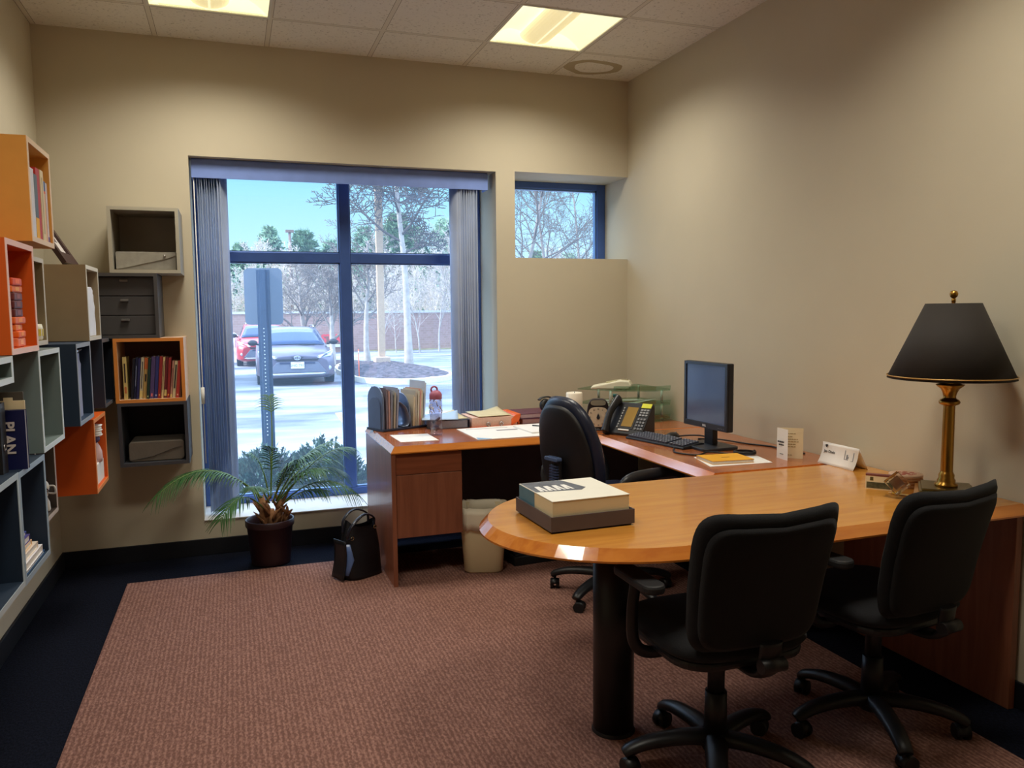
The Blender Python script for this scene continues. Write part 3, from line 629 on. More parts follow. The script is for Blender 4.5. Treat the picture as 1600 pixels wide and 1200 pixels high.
def sheet(name,label,pts,z,th,m,cat='paper',group=None):
    cx=sum(p[0] for p in pts)/len(pts); cy=sum(p[1] for p in pts)/len(pts)
    t=thing(name,label,cat,(cx,cy,z),group=group); b=MB(); b.prism([(x-cx,y-cy) for x,y in pts],0,th); b.build('sheet',m,t); return t
sheet('paper_sheet','white sheet lying at the desk corner before the file sorter',[(.83,4.50),(.84,4.225),(1.05,4.215),(1.045,4.47)],fz+.0005,.0015,WHITE)
t=sheet('desk_pad','large white calendar pad sheet on the desk edge',[(1.245,4.56),(1.25,4.13),(1.80,4.13),(1.80,4.60)],fz+.0005,.004,WHITE)
b=MB(); b.box(1.45,1.58,4.40,4.43,fz+.0045,fz+.0052); b.box(1.29,1.55,4.51,4.515,fz+.0045,fz+.0052); b.build('printed_bar',mat('grey print',(128,124,130),.7),t,w=True)
b=MB(); b.prism([(1.25,4.133),(1.33,4.133),(1.26,4.20)],fz+.0046,fz+.0054); b.build('blue_corner',mat('blue corner',(130,170,205),.6),t,w=True)
t=sheet('notepad','white notepad on the calendar pad near the desk chair',[(1.585,4.50),(1.60,4.22),(1.80,4.22),(1.80,4.52)],fz+.005,.008,WHITE,'notepad')
t=thing('ballpoint_pen','dark ballpoint pen on the white notepad','pen',(1.74,4.40,fz+.0165)); b=MB(); b.cyl((-.05,.05,0),(.03,-.05,0),.0035,n=10); b.build('barrel',DARKINK,t); b=MB(); b.cyl((.03,-.05,0),(.036,-.0575,0),.0035,.0008,n=10); b.build('tip',CHROME,t)
def binder(label,x0,x1,y0,y1,z,h,col,paper=(226,216,196),rings=False,open_=False,grp=None):
    t=thing('ring_binder',label,'binder',((x0+x1)/2,(y0+y1)/2,z),group=grp); m=mat('binder %d %d %d'%col,col,.45)
    b=MB(); b.box(x0,x1,y0,y1,z,z+.003); 
    if not open_: b.box(x0,x1,y0,y1,z+h-.003,z+h)
    b.box(x1-.003,x1,y0,y1,z+.003,z+h-.003); b.build('binder_cover',m,t,w=True,bevel=.001)
    b=MB(); b.box(x0+.006,x1-.012,y0+.006,y1-.006,z+.003,z+h-.004); b.build('page_block',mat('pages %d b'%paper[0],paper,.8,amt=.08,scale=160),t,w=True)
    if rings:
        for k in (.35,.62):
            xx=x0+(x1-x0)*k; b=MB(); b.lathe([(.009,-.003),(.014,-.003),(.014,.003),(.009,.003),(.009,-.003)],n=18,M=Matrix.Translation((xx,y0-.002,z+.016))@Matrix.Rotation(R_(90),4,'X'))
            b.build('finger_ring',CHROME,t,w=True)
    return t
binder('slate grey binder under loose papers behind the water bottle',1.10,1.345,4.62,4.87,fz,.052,(62,66,84),(150,156,170))
t=binder('orange open binder thick with paper at the desk centre',1.35,1.66,4.60,4.86,fz,.062,(224,96,30),(220,180,160),rings=True,open_=True)
b=MB(); b.prism([(0,0),(.05,.03),(.06,.07),(.03,.068),(0,.04)],4.60,4.86,'xz',M=Matrix.Translation((1.61,0,fz))); b.build('orange_flap',mat('binder 224 96 30',(224,96,30),.45),t,w=True)
binder('maroon binder at the bottom of the pair by the wall',1.69,1.97,4.63,4.90,fz,.032,(92,50,66),(190,160,160))
binder('maroon binder lying on top of another maroon binder',1.68,1.96,4.64,4.90,fz+.033,.030,(96,52,70),(196,170,172))
random.seed(11)
for i,(x,y,z,a,c,lab) in enumerate([(1.22,4.75,fz+.0535,8,(214,200,160),'yellowish paper sheet on the grey binder, lowest of the pile'),(1.19,4.74,fz+.056,-14,(176,200,226),'bluish paper sheet on top of the pile on the grey binder'),(1.50,4.73,fz+.0635,4,(214,208,206),'patterned grey paper sheet atop the orange binder')]):
    t=thing('loose_paper',lab,'paper',(x,y,z),a); b=MB(); q=random.random()
    b.grid(lambda u,v:(-.11+.22*u,-.12+.24*v,.0015+.022*(u*v)**2+.006*math.sin(u*4+q)**2*v),8,8); b.build('sheet',mat('sheet %d'%c[0],c,.7,amt=.12 if i==2 else .04,scale=25),t,solid=.0008)
t=thing('headset','black headset with round ear cushion resting behind the desk chair','headset',(1.86,4.66,fz+.064))
b=MB(); b.lathe([(.018,-.02),(.036,-.018),(.043,0),(.036,.02),(.018,.018),(.018,-.02)],n=24,M=Matrix.Translation((0,0,.044))@Euler((R_(82),0,R_(20))).to_matrix().to_4x4()); b.build('ear_cushion',BLACKP,t)
b=MB(); b.tube(spline([(-.045,0,.08),(-.02,.01,.092),(.04,.04,.092),(.1,.07,.06),(.12,.08,.012)],6),.009,8,sq=(1.6,.6)); b.build('headband',mat('grey black band',(52,54,54),.5),t)
t=thing('red_mug','red mug half hidden behind the desk chair','mug',(1.875,4.30,fz))
b=MB(); b.lathe([(0,0),(.036,0),(.038,.004),(.038,.095),(.035,.095),(.035,.006),(0,.006)],n=28); b.build('mug_body',mat('red glaze',(196,40,40),.3),t); b=MB(); b.tube(spline([(.036,0,.08),(.064,0,.076),(.066,0,.03),(.036,0,.022)]),.005,8); b.build('mug_handle',mat('red glaze',(196,40,40),.3),t)
t=thing('tape_roll','blue tape roll on the desk left of the red mug','tape',(1.775,4.62,fz+.005))
t.location=(1.86,4.44,fz)
b=MB(); b.lathe([(.022,0),(.034,0),(.034,.018),(.022,.018),(.022,0)],n=28); b.build('tape',mat('blue tape',(60,110,170),.4),t)
t=thing('pillar_candle','tall ivory pillar candle behind the desk chair','candle',(1.945,4.40,fz))
b=MB(); b.lathe([(0,0),(.048,0),(.05,.004),(.05,.206),(.046,.212),(.03,.208),(0,.204)],n=36); b.build('wax',mat('ivory wax',(236,226,206),.45,amt=.02),t); b=MB(); b.cyl((0,0,.2),(.002,0,.216),.0015,n=6); b.build('wick',DARKINK,t)
# timer / clock facing the camera
t=thing('dial_clock','cream faced dial clock in a dark rounded frame with handle','clock',(2.01,4.20,fz),-24); t.scale=(1.1,1.1,1.06)
FRB=mat('dark brown plastic',(44,36,36),.4)
def super_(w,h,cz,n,k=40): 
    out=[]
    for i in range(k):
        a=2*math.pi*i/k; c,s=math.cos(a),math.sin(a)
        out.append((w*math.copysign(abs(c)**n,c),cz+h*math.copysign(abs(s)**n,s)))
    return out
b=MB(); k=48
outer=[(x*(1-.18*max(0,(z-.07)/.1)),z) for x,z in super_(.064,.088,.089,.5,k)]
b.prism(outer,.006,.05,'xz'); hole=super_(.040,.015,.155,.62,k)
b.build('clock_case',FRB,t,bevel=.004)
b=MB(); b.prism(hole,.004,.0062,'xz'); b.build('handle_slot',mat('slot grey',(146,138,118),.6),t)
b=MB(); b.prism(super_(.053,.055,.076,.62,k),.002,.006,'xz'); b.build('dial',mat('cream dial',(222,204,176),.5,amt=.01),t)
for i in range(12):
    a=math.pi/2-2*math.pi*i/12; rr=.045
    text(str(i*5 if i else 60),.0095,frame_M((rr*math.cos(a),.0015,.076+rr*math.sin(a)),(1,0,0),(0,0,1)),DARKINK,t,'numeral')
b=MB(); b.prism([(-.009,.072),(-.006,.084),(0,.098),(.006,.084),(.009,.072),(.005,.064),(-.005,.064)],-.003,.002,'xz'); b.build('pointer',DARKINK,t)
b=MB(); b.box(-.04,.04,0,.05,0,.004); b.build('clock_foot',FRB,t)
# small water bottle
t=thing('water_bottle','small clear plastic water bottle with teal cap','bottle',(2.185,4.33,fz))
b=MB(); b.lathe([(0,.002),(.028,.002),(.031,.01),(.031,.03),(.029,.034),(.031,.038),(.031,.09),(.03,.105),(.022,.14),(.014,.165),(.012,.182),(.0,.182)],n=24); b.build('bottle_body',thin_glass('bottle plastic',(.86,.92,.92),.16,.05),t)
b=MB(); b.lathe([(0,.178),(.0145,.178),(.0145,.196),(.013,.198),(0,.198)],n=24); b.build('cap',mat('teal cap',(36,96,92),.4),t)
b=MB(); b.lathe([(.0315,.045),(.0318,.085)],n=24); b.build('bottle_label',mat('bottle label',(206,220,224),.5),t)
# green glass letter trays
t=thing('letter_tray','three tier green glass letter tray in the desk corner','letter tray',(2.4,4.62,fz))
GG=thin_glass('green glass',(.74,.86,.79),.12,.02)
def tier(z,par):
    b=MB(); x0,x1,y0,y1=2.16,2.62,4.45,4.84
    pts=[(x0-.05,y1-.12),(x0+.10,y0+.05),(x0+.22,y0-.015),(x1-.12,y0-.06),(x1-.01,y0-.05),(x1+.02,y0+.0),(x1,y1),(x0+.10,y1)]
    b.prism(pts,z,z+.007); 
    o=b.build('glass_tier',GG,par,w=True)
    b=MB(); n=len(pts)
    for i in range(2,5): 
        p,q=pts[i-1],pts[i]; b.add([(p[0],p[1],z+.007),(q[0],q[1],z+.007),(q[0],q[1]-.004,z+.034),(p[0],p[1]-.004,z+.034)],[(0,1,2,3)])
    b.build('glass_lip',GG,o,w=True,solid=.004)
for z in (fz+.012,fz+.103,fz+.194): tier(z,t)
STL=mat('frosted post',(206,206,198),.35,.2)
for x,y in ((2.59,4.47),(2.30,4.80),(2.60,4.80),(2.27,4.56)):
    for za,zb in ((fz,fz+.012),(fz+.019,fz+.103),(fz+.110,fz+.194)):
        b=MB(); b.cyl((x,y,za),(x,y,zb),.009,n=14); b.build('post',STL,t,w=True)
t=thing('label_maker','white handheld label maker on the top glass tier','label maker',(2.30,4.60,fz+.201),-32); t.scale=(1.12,1.12,1.25)
LM=mat('off white plastic',(226,222,196),.4)
b=MB(); b.prism([(-.12,0),(.10,0),(.115,.02),(.10,.045),(.05,.048),(-.04,.03),(-.115,.016)],-.05,.05,'xz'); b.build('device_body',LM,t,bevel=.01,seg=3)
b=MB(); b.lathe([(0,0),(.022,0),(.022,.004),(0,.004)],(.072,0,.046),20); b.build('round_button',mat('grey button',(170,160,130),.5),t)
b=MB(); b.box(-.03,.035,-.035,.035,.036,.0405,M=Matrix.Rotation(R_(-9),4,'Y')); b.build('display',mat('pale display',(206,200,160),.3),t)
b=MB(); b.box(-.11,-.05,-.045,.045,.020,.026,M=Matrix.Rotation(R_(-10),4,'Y')); b.build('paper_slot',mat('slot cream',(200,196,176),.5),t)
for x,y,a,lab in ((2.42,4.56,20,'white paper sheet fanned over the front lip of the middle glass tier'),(2.40,4.64,-12,'white paper sheet lying flat at the back of the middle glass tier')):
    t=thing('tray_paper',lab,'paper',(x,y,fz+.111+(0.003 if a>0 else 0)),a); b=MB(); b.grid(lambda u,v:(-.12+.24*u,-.1+.2*v,.001+.018*(1-v)**2*u),6,6); b.build('sheet',WHITE,t,solid=.001)
# desk telephone
t=thing('desk_phone','black desk telephone with amber display and yellow sticky note','telephone',(2.115,4.02,fz),-60)
PH=mat('phone black',(30,30,34),.38)
b=MB(); b.prism([(-.08,0),(.07,0),(.07,.165),(.052,.176),(-.08,.014)],-.128,.132,'yz'); b.build('phone_base',PH,t,bevel=.006)
SL=frame_M((0,-.08,.014),(1,0,0),(0,.132,.162)) # sloped face: x right, y up the slope
b=MB(); b.box(-.018,.052,.045,.175,-.002,.005,M=SL); b.build('amber_display',mat('amber display',(150,116,44),.3),t)
b=MB(); b.box(-.03,.062,.03,.185,-.004,.003,M=SL); b.build('display_bezel',BLACKP,t,bevel=.002)
b=MB(); b.box(-.026,.044,.018,.026,-.002,.006,M=SL); b.build('name_strip',WHITE,t)
b=MB(); b.box(.066,.128,.176,.205,.0,.004,M=SL); b.build('sticky_note',mat('yellow note',(222,220,66),.7),t)
b=MB()
for r in range(4):
    for c in range(3): b.box(.072+c*.019,.086+c*.019,.03+r*.021,.043+r*.021,0,.006,M=SL)
b.build('keypad',mat('grey keys',(112,112,114),.5),t,bevel=.001)
b=MB()
for r in range(3):
    for c in range(3): b.box(.072+c*.019,.086+c*.019,.122+r*.017,.132+r*.017,0,.005,M=SL)
b.build('function_keys',mat('grey keys light',(150,150,150),.5),t)
b=MB()
for r in range(8): b.box(-.044,-.036,.035+r*.018,.045+r*.018,0,.005,M=SL)
b.build('line_buttons',mat('grey keys light',(150,150,150),.5),t)
b=MB(); hp=spline([SL@Vector((-.09,-.012,.022)),SL@Vector((-.09,.03,.036)),SL@Vector((-.09,.10,.05)),SL@Vector((-.09,.17,.038)),SL@Vector((-.09,.212,.022))],6)
n_=len(hp); b.tube(hp,[.021+.008*abs(2*i/(n_-1)-1)**2 for i in range(n_)],12,sq=(1.15,.8)); b.build('handset',PH,t)
cs=[]
import itertools
c0,c1=Vector((-.10,-.09,.012)),Vector((-.19,-.03,.008))
for i in range(161):
    u=i/160; p=c0.lerp(c1,u)+Vector((-.035*math.sin(u*3.14),-.03*math.sin(u*3.14),0)); a=u*2*math.pi*16
    cs.append(p+Vector((.006*math.cos(a)*.6,.006*math.cos(a)*.6,.004+.007*(1+math.sin(a))*.5+.003)))
b=MB(); b.tube(cs,.0021,5); b.build('coiled_cord',PH,t)
# keyboard
t=thing('keyboard','black computer keyboard with grey keys on the return desk','keyboard',(2.145,3.68,fz),-78)
b=MB(); b.prism([(-.075,0),(.075,0),(.075,.022),(.055,.026),(-.07,.012),(-.075,.008)],-.225,.225,'yz'); b.build('keyboard_case',mat('keyboard black',(30,30,34),.45),t,bevel=.003)
KM=frame_M((0,-.07,.0125),(1,0,0),(0,.125,.014)); b=MB(); b2=MB()
for r in range(6):
    for c in range(21):
        if c in (15,) : continue
        if r==0 and 3<c<9: continue
        b.box(-.215+c*.0205,-.215+c*.0205+.0165,.006+r*.0195,.006+r*.0195+.0155,0,.008,M=KM)
b.box(-.215+4*.0205,-.215+9*.0205-.004,.006,.0215,0,.008,M=KM); b.build('keycaps',mat('charcoal keys',(66,70,84),.4),t)
for r in range(6):
    for c in range(21):
        if c==15 or (r==0 and 3<c<9): continue
        x_=-.215+c*.0205+.0055; y_=.006+r*.0195+.007; b2.box(x_,x_+.005,y_,y_+.004,.008,.0083,M=KM)
b2.build('key_legends',mat('key legend',(190,194,206),.6),t)
b=MB(); b.tube(spline([(.12,.075,.01),(.16,.10,.004),(.20,.19,.003),(.10,.26,.003),(.02,.30,.003)],6),.0028,6); b.build('keyboard_cable',BLACKP,t)
# monitor, turned towards the desk chair
t=thing('monitor','black flat screen monitor, switched off, on a square stand','monitor',(2.265,3.47,fz),-88)
MON=mat('monitor black',(26,28,34),.35)
wv,zb,zt_=.186,.10,.44
b=MB(); b.box(-wv,wv,0,.034,zb,zt_); mo=b.build('monitor_housing',MON,t,bevel=.006)
b=MB(); b.box(-wv+.018,wv-.018,-.0015,0,zb+.03,zt_-.016); b.build('screen',mat('screen painted reflection',(78,96,132),.14,amt=.02),t)  # bluish reflection on the unlit screen is mixed into its base colour
b=MB(); 
for (a,c,p,q) in ((-wv+.002,-wv+.018,zb+.002,zt_-.002),(wv-.018,wv-.002,zb+.002,zt_-.002),(-wv+.018,wv-.018,zb+.002,zb+.03),(-wv+.018,wv-.018,zt_-.016,zt_-.002)): b.box(a,c,-.007,0,p,q)
b.build('bezel',mat('bezel black',(34,38,48),.3),t)
text('DELL',.014,frame_M((0,-.0076,zb+.015),(1,0,0),(0,0,1)),mat('silver logo',(206,208,212),.4),t,'logo',bold=.0004)
for k in range(4):
    b=MB(); b.cyl((.12+k*.014,-.0085,zb+.014),(.12+k*.014,-.007,zb+.014),.0022,n=10); b.build('menu_button',GREYP,t)
b=MB(); b.box(-.038,.038,.02,.05,.012,.22); b.build('stand_neck',MON,t,bevel=.004)
b=MB(); b.prism(rrect(-.13,.13,-.09,.12,.03),0,.016,'xy'); b.build('stand_base',mat('base black',(40,42,48),.4),t,bevel=.004)
def cable(label,pts,r=.0044):
    t=thing('cable',label,'cable',pts[0]); p=spline([Vector(q)-Vector(pts[0]) for q in pts],8); b=MB(); b.tube(p,r,7); b.build('cable_sheath',BLACKP,t); return t
z=fz+.004
cable('black cable running along the wall behind the monitor towards the folded card',[(2.37,3.70,z),(2.45,3.62,z+.004),(2.52,3.46,z),(2.58,3.34,z),(2.56,3.22,z),(2.60,3.12,z)])
cable('black cable looping in front of the monitor stand',[(2.10,3.50,z),(2.04,3.38,z),(2.10,3.28,z),(2.18,3.30,z+.006),(2.26,3.22,z),(2.20,3.16,z),(2.12,3.24,z)])
cable('black cable arching between keyboard and monitor stand',[(2.20,3.60,z),(2.24,3.78,z),(2.33,3.76,z+.012),(2.38,3.66,z+.02),(2.36,3.58,z)])
cable('black cable coiled in a ring beside the yellow notebook',[(2.33+.05*math.cos(a)*(1+.1*math.sin(3*a)),3.22+.05*math.sin(a),z+.0012*a) for a in [i*.5 for i in range(26)]])
t=thing('computer_mouse','black computer mouse beside the keyboard, among the cables','mouse',(2.27,3.80,fz),-70)
b=MB(); b.ell((0,0,.006),(.03,.052,.026)); b.build('mouse_shell',BLACKP,t)
for vv in t.children[0].data.vertices: vv.co.z=max(vv.co.z,0.0005)
b=MB(); b.cyl((-.004,.028,.026),(.004,.028,.026),.006,n=12); b.build('scroll_wheel',GREYP,t)
# yellow notebook on a sheet
sheet('cover_sheet','white sheet under the yellow notebook',[(2.0,3.02),(2.32,3.0),(2.36,3.17),(2.06,3.25)],fz+.0005,.0015,WHITE)
t=thing('yellow_notebook','yellow notebook lying on a white sheet','notebook',(2.145,3.115,fz+.0022),-6)
b=MB(); b.box(-.105,.105,-.075,.085,.014,.016); b.box(-.105,.105,-.075,.085,0,.0015); b.box(-.105,.105,.083,.085,.0015,.014); b.build('cover',mat('mustard cover',(232,168,40),.5),t)
b=MB(); b.box(-.103,.103,-.073,.083,.0015,.014); b.build('page_block',mat('pages 214',(214,202,186),.8,amt=.08,scale=150),t)
b=MB(); b.box(-.02,.02,-.004,.006,.016,.0164); b.build('cover_stamp',mat('stamp brown',(170,116,30),.6),t)
# folded greeting card
t=thing('folded_card','white folded card with dark print standing by the wall','card',(2.42,3.10,fz))
b=MB(); b.prism([(0,0),(-.006,-.085),(-.005,-.085),(.001,-.001)],0,.145); b.build('front_leaf',WHITE,t)
b=MB(); b.prism([(0,0),(.09,-.075),(.0905,-.0742),(.0005,.001)],0,.145); b.build('inner_leaf',CREAM,t)
FM=frame_M((-.0035,-.042,.0),(0.07,-1,0),(0,0,1)); b=MB()
for y,ww,h in ((.082,.058,.007),(.068,.042,.006),(.025,.024,.003)):
    x_=-ww/2
    while x_<ww/2-.004:
        q=random.uniform(.006,.014); b.box(x_,min(ww/2,x_+q),y-h/2,y+h/2,.0004,.0014,M=FM); x_+=q+.002
b.build('cover_print',DARKINK,t)
FM=frame_M((.045,-.0375,0),(.09,-.075,0),(0,0,1)); b=MB()
for y,ww in ((.118,.05),(.104,.03),(.092,.07),(.08,.076),(.068,.05),(.056,.06),(.016,.02)):
    x_=-ww/2
    while x_<ww/2-.004:
        q=random.uniform(.006,.014); b.box(x_,min(ww/2,x_+q),y-.0013,y+.0013,-.0004,.0014,M=FM); x_+=q+.003
b.build('inner_print',mat('faint print',(150,134,92),.7),t)
# tent name card
t=thing('name_card','white tent name card standing by the wall with a small logo','name card',(2.54,2.825,fz))
FM=frame_M((-.022,0,0),(-.004,-.225,0),(.03,0,.095))
b=MB(); b.grid(lambda u,v:tuple(FM@Vector((-.113+.226*u,.1*v,-.008*math.sin(math.pi*v)))),2,8); b.build('front_leaf',WHITE,t,solid=.0008)
b=MB(); b.grid(lambda u,v:(.008+.05*(1-v),-.113+.226*u,.095*v),2,4); b.build('back_leaf',WHITE,t,solid=.0008)
def on(x,y,z=.009): 
    v=(y/.1); return FM@Vector((x,y,.0022-.008*math.sin(math.pi*v)))
def fmat(x,y): 
    p=on(x,y); q=on(x,y+.004); return frame_M(p,(-.004,-.225,0),q-p)
text('Jan Davis',.019,fmat(-.062,.060),mat('grey ink',(90,90,92),.6),t)
b=MB(); b.prism([(-.008,.004),(.006,.006),(.008,.001),(0,-.008),(-.006,-.004)],-.0005,.0008,'xy',M=fmat(-.085,.085)); b.build('heart_logo',DARKINK,t)
b=MB(); M_=fmat(.065,.062)
for (a,c,p,q) in ((-.03,-.027,-.02,.02),(-.03,-.005,-.022,-.019),(-.018,-.010,-.018,.002),(-.012,-.004,-.016,-.006),(.022,.026,-.024,.016),(.012,.026,-.028,-.022)): b.box(a,c,p,q,-.0004,.0008,M=M_)
b.build('sketch_print',mat('light grey ink',(140,142,146),.6),t)
# card holder, crystal cube, coasters, block, pencil
t=thing('photo_card_box','small pale card box with dark photo print on the table','box',(2.36,2.40,fz),-50)
b=MB(); b.box(-.05,.05,-.012,.012,0,.058); b.build('card_box',CREAM,t)
b=MB(); b.box(-.046,.05,-.0126,-.012,.004,.028); b.build('photo_print',mat('dark photo',(84,84,62),.5,amt=.5,scale=60),t)
b=MB(); b.box(-.05,.05,-.0125,.0125,.052,.0586); b.build('maroon_band',mat('maroon band',(122,66,60),.5),t)
b=MB(); b.box(-.034,-.022,-.0126,-.012,.034,.048); b.build('small_logo',mat('olive logo',(84,78,40),.5),t)
t=thing('crystal_cube','clear crystal cube standing on its corner','paperweight',(2.315,2.27,fz),0)
CRY=mat('crystal',(250,248,240),.0,amt=0,trans=1,ior=1.46)
M=Matrix.Translation((0,0,.0525))@Matrix.Rotation(R_(-52),4,'Z')@Matrix.Rotation(R_(-18),4,'X')@Matrix.Rotation(R_(45),4,'Y')
s=.0315; b=MB(); b.box(-s,s,-s,s,-s,s,M=M); b.build('cube_body',CRY,t,bevel=.003)
b=MB(); q=.019; b.box(-q,q,-q,q,-q,q,M=M); b.build('etched_core',mat('etched core',(196,176,156),.25,trans=.85),t)
for i,(r,c) in enumerate((((.062),(176,128,84)),((.062),(170,120,78)),((.062),(182,134,92)),((.062),(214,176,146)))):
    t=thing('coaster',['bottom wooden coaster of the stack beside the lamp','second wooden coaster from the bottom of the stack by the lamp','third wooden coaster from the bottom of the stack by the lamp','top coaster of the stack, pale with red print'][i],'coaster',(2.50,2.41,fz+i*.0125),group='round coasters by the lamp')
    b=MB(); b.lathe([(0,0),(r-.002,0),(r,.002),(r,.010),(r-.002,.012),(0,.012)],n=32); b.build('disc',mat('coaster %d'%c[0],c,.5,amt=.08),t)
    if i==3:
        b=MB(); 
        for k in range(7): a=k*.9; b.prism([(.03*math.cos(a)+.012*math.cos(q_),.03*math.sin(a)+.008*math.sin(q_)) for q_ in [j*1.05 for j in range(6)]],.012,.0124)
        b.prism(arc(0,0,.016,0,340,14),.012,.0124); b.build('red_print',mat('faded red',(176,84,70),.6),t)
t=thing('wood_block','flat square wooden block under the brass lamp','wood block',(2.465,2.19,fz),0)
b=MB(); b.box(-.105,.105,-.105,.105,0,.028,M=Matrix.Rotation(R_(42),4,'Z')); b.build('block',wood('block wood',(158,98,36),(178,114,46),'X'),t,bevel=.003)
t=thing('pencil','yellow pencil lying before the lamp block','pencil',(2.36,2.20,fz+.0045),0)
b=MB(); b.cyl((-.02,.115,0),(.05,-.08,0),.0042,n=6); b.build('shaft',mat('yellow lacquer',(246,196,70),.25),t); b=MB(); b.cyl((-.02,.115,0),(-.0255,.130,0),.0042,.0006,n=6); b.build('point',mat('bare wood',(226,190,140),.6),t); b=MB(); b.cyl((.05,-.08,0),(.054,-.091,0),.0042,n=8); b.build('eraser',mat('pink eraser',(220,140,140),.6),t)
# lamp
t=thing('table_lamp','brass column table lamp with black cone shade','lamp',(2.465,2.19,fz+.028),0)
PT=mat('antique brass plate',(120,108,70),.3,.9)
b=MB(); MM=Matrix.Rotation(R_(45),4,'Z'); b.box(-.09,.09,-.09,.09,0,.012,M=MM); b.box(-.082,.082,-.082,.082,.012,.020,M=MM); b.build('base_plate',PT,t,bevel=.003)
b=MB(); b.lathe([(.0,.02),(.038,.02),(.039,.028),(.030,.033),(.031,.042),(.026,.050),(.027,.062),(.0225,.070),(.021,.075)],n=32); b.build('column_foot',BRASS,t)
b=MB(); b.lathe([(.021,.072),(.0205,.2),(.0195,.322)],n=32); b.build('column',BRASS,t)
b=MB(); b.lathe([(.0195,.318),(.034,.325),(.036,.332),(.032,.339),(.022,.345),(.021,.352),(.024,.365),(.031,.380),(.046,.392),(.048,.396),(.028,.402),(.02,.43),(.012,.46),(0,.46)],n=32); b.build('capital',BRASS,t)
b=MB(); b.cyl((0,0,.45),(0,0,.725),.006,n=12); b.build('stem_rod',BRASS,t)
SHM=mat('black shade cloth',(40,34,30),.8,amt=.04)
b=MB(); b.lathe([(.210,.418),(.090,.690)],n=64); sh=b.build('lamp_shade',SHM,t,solid=.003)
b=MB(); b.lathe([(.2125,.426),(.2115,.430)],n=64); b.lathe([(.0945,.676),(.0935,.679)],n=64); b.build('gold_trim',mat('gold trim',(190,150,86),.4,.6),sh,solid=.0015)
b=MB(); 
for k in range(3): a=k*2.094; b.cyl((0,0,.685),(.088*math.cos(a),.088*math.sin(a),.687),.002,n=6)
b.build('shade_spider',BRASS,t)
b=MB(); b.lathe([(0,.69),(.006,.69),(.008,.705),(.005,.708),(.012,.715),(.0145,.724),(.011,.734),(0,.738)],n=20); b.build('finial',BRASS,t)
# box on the round end
t=thing('gift_box','cream lidded box sitting in a dark grey tray','box',(1.00,2.45,fz),0)
A_=Vector((.912,2.295)); B_=Vector((1.205,2.30)); U=(B_-A_); Cc=Vector((.905,2.60))
L0=.305; ang=math.atan2(.035,.30)
def bx(name,x0,x1,y0,y1,z0,z1,m,par,bev=.0015):
    b=MB(); b.box(x0,x1,y0,y1,z0,z1); return b.build(name,m,par,bevel=bev)
t.location=(.925,2.275,fz); t.rotation_euler=(0,0,R_(1.5))
TR=mat('grey card tray',(86,76,78),.6)
bx('tray_base',.008,.292,.008,.30,0,.006,mat('tray underside',(50,46,48),.7),t)
b=MB(); b.box(0,.30,0,.004,.006,.054); b.box(0,.30,.304,.308,.006,.054); b.box(0,.004,.004,.304,.006,.054); b.box(.296,.30,.004,.304,.006,.054); b.box(.004,.296,.004,.304,.006,.008); b.build('grey_tray',TR,t)
bx('cream_box',.010,.285,.010,.296,.008,.100,mat('cream card',(222,206,168),.6,amt=.02),t)
b=MB(); b.box(.009,.287,.009,.297,.1002,.1025); b.build('lid',mat('pale lid',(230,226,212),.5,amt=.02),t)
b=MB(); b.box(.0088,.0097,.16,.297,.012,.1); b.build('blue_end',mat('teal blue panel',(92,128,146),.5),t)
b=MB(); b.prism([(.012,.15),(.17,.13),(.20,.16),(.165,.294),(.012,.294)],.1025,.1029); b.build('lid_picture',mat('grey picture',(84,86,92),.5,amt=.4,scale=25),t)
b=MB(); random.seed(4)
for k in range(4):
    x_=.03+k*.032; b.prism([(x_,.155),(x_+.012,.153),(x_+.014,.20),(x_+.02,.153),(x_+.028,.152),(x_+.022,.225),(x_+.006,.225)],.1029,.1034)
b.build('white_letter_shapes',WHITE,t)
# ------------------------------------------------------------------ chairs
def star_base(t,R,a0,col_top,m,hubz=.085):
    b=MB(); b.lathe([(0,hubz-.02),(.042,hubz-.02),(.046,hubz),(.040,hubz+.035),(.03,hubz+.045),(0,hubz+.045)],n=24); bs=b.build('star_base',m,t)
    for k in range(5):
        a=R_(a0+72*k); d=Vector((math.cos(a),math.sin(a),0))
        b=MB(); pts=[d*(.02)+Vector((0,0,hubz+.018)),d*(R*.4)+Vector((0,0,hubz+.022)),d*(R*.75)+Vector((0,0,hubz+.012)),d*(R*.97)+Vector((0,0,hubz-.008)),d*(R+.012)+Vector((0,0,hubz-.022))]
        b.tube(spline(pts,4),[.033-.012*i/16 for i in range(17)],8,sq=(1.15,.75)); b.build('base_leg',m,bs)
        c=d*R; ax=Vector((-d.y,d.x,0)); ca=k*53
        fx=Vector((math.cos(a+1.9),math.sin(a+1.9),0)); sd=Vector((-fx.y,fx.x,0))
        b=MB()
        for s in (-1,1): b.tube([c+sd*s*.006+Vector((0,0,.026))+fx*.012,c+sd*s*.024+Vector((0,0,.026))+fx*.012],.026,16)
        b.tube([c+Vector((0,0,.03)),c+Vector((0,0,hubz-.012))],.008,8)
        M=frame_M(c+Vector((0,0,.026))+fx*.012,fx,Vector((0,0,1)))
        b.prism(arc(0,0,.0285,10,190,10)+arc(0,0,.024,190,10,10),-.022,.022,'xy',M=M,smooth=True)
        b.build('caster',BLACKP,bs)
    b=MB(); b.cyl((0,0,hubz+.03),(0,0,hubz+.17),.037,.034,20); b.cyl((0,0,hubz+.17),(0,0,col_top),.027,.027,18); b.build('gas_column',BLACKP,t)
def padgrid(fn_front,fn_back,nu,nv,b):
    b.grid(fn_front,nu,nv); b.grid(fn_back,nu,nv)
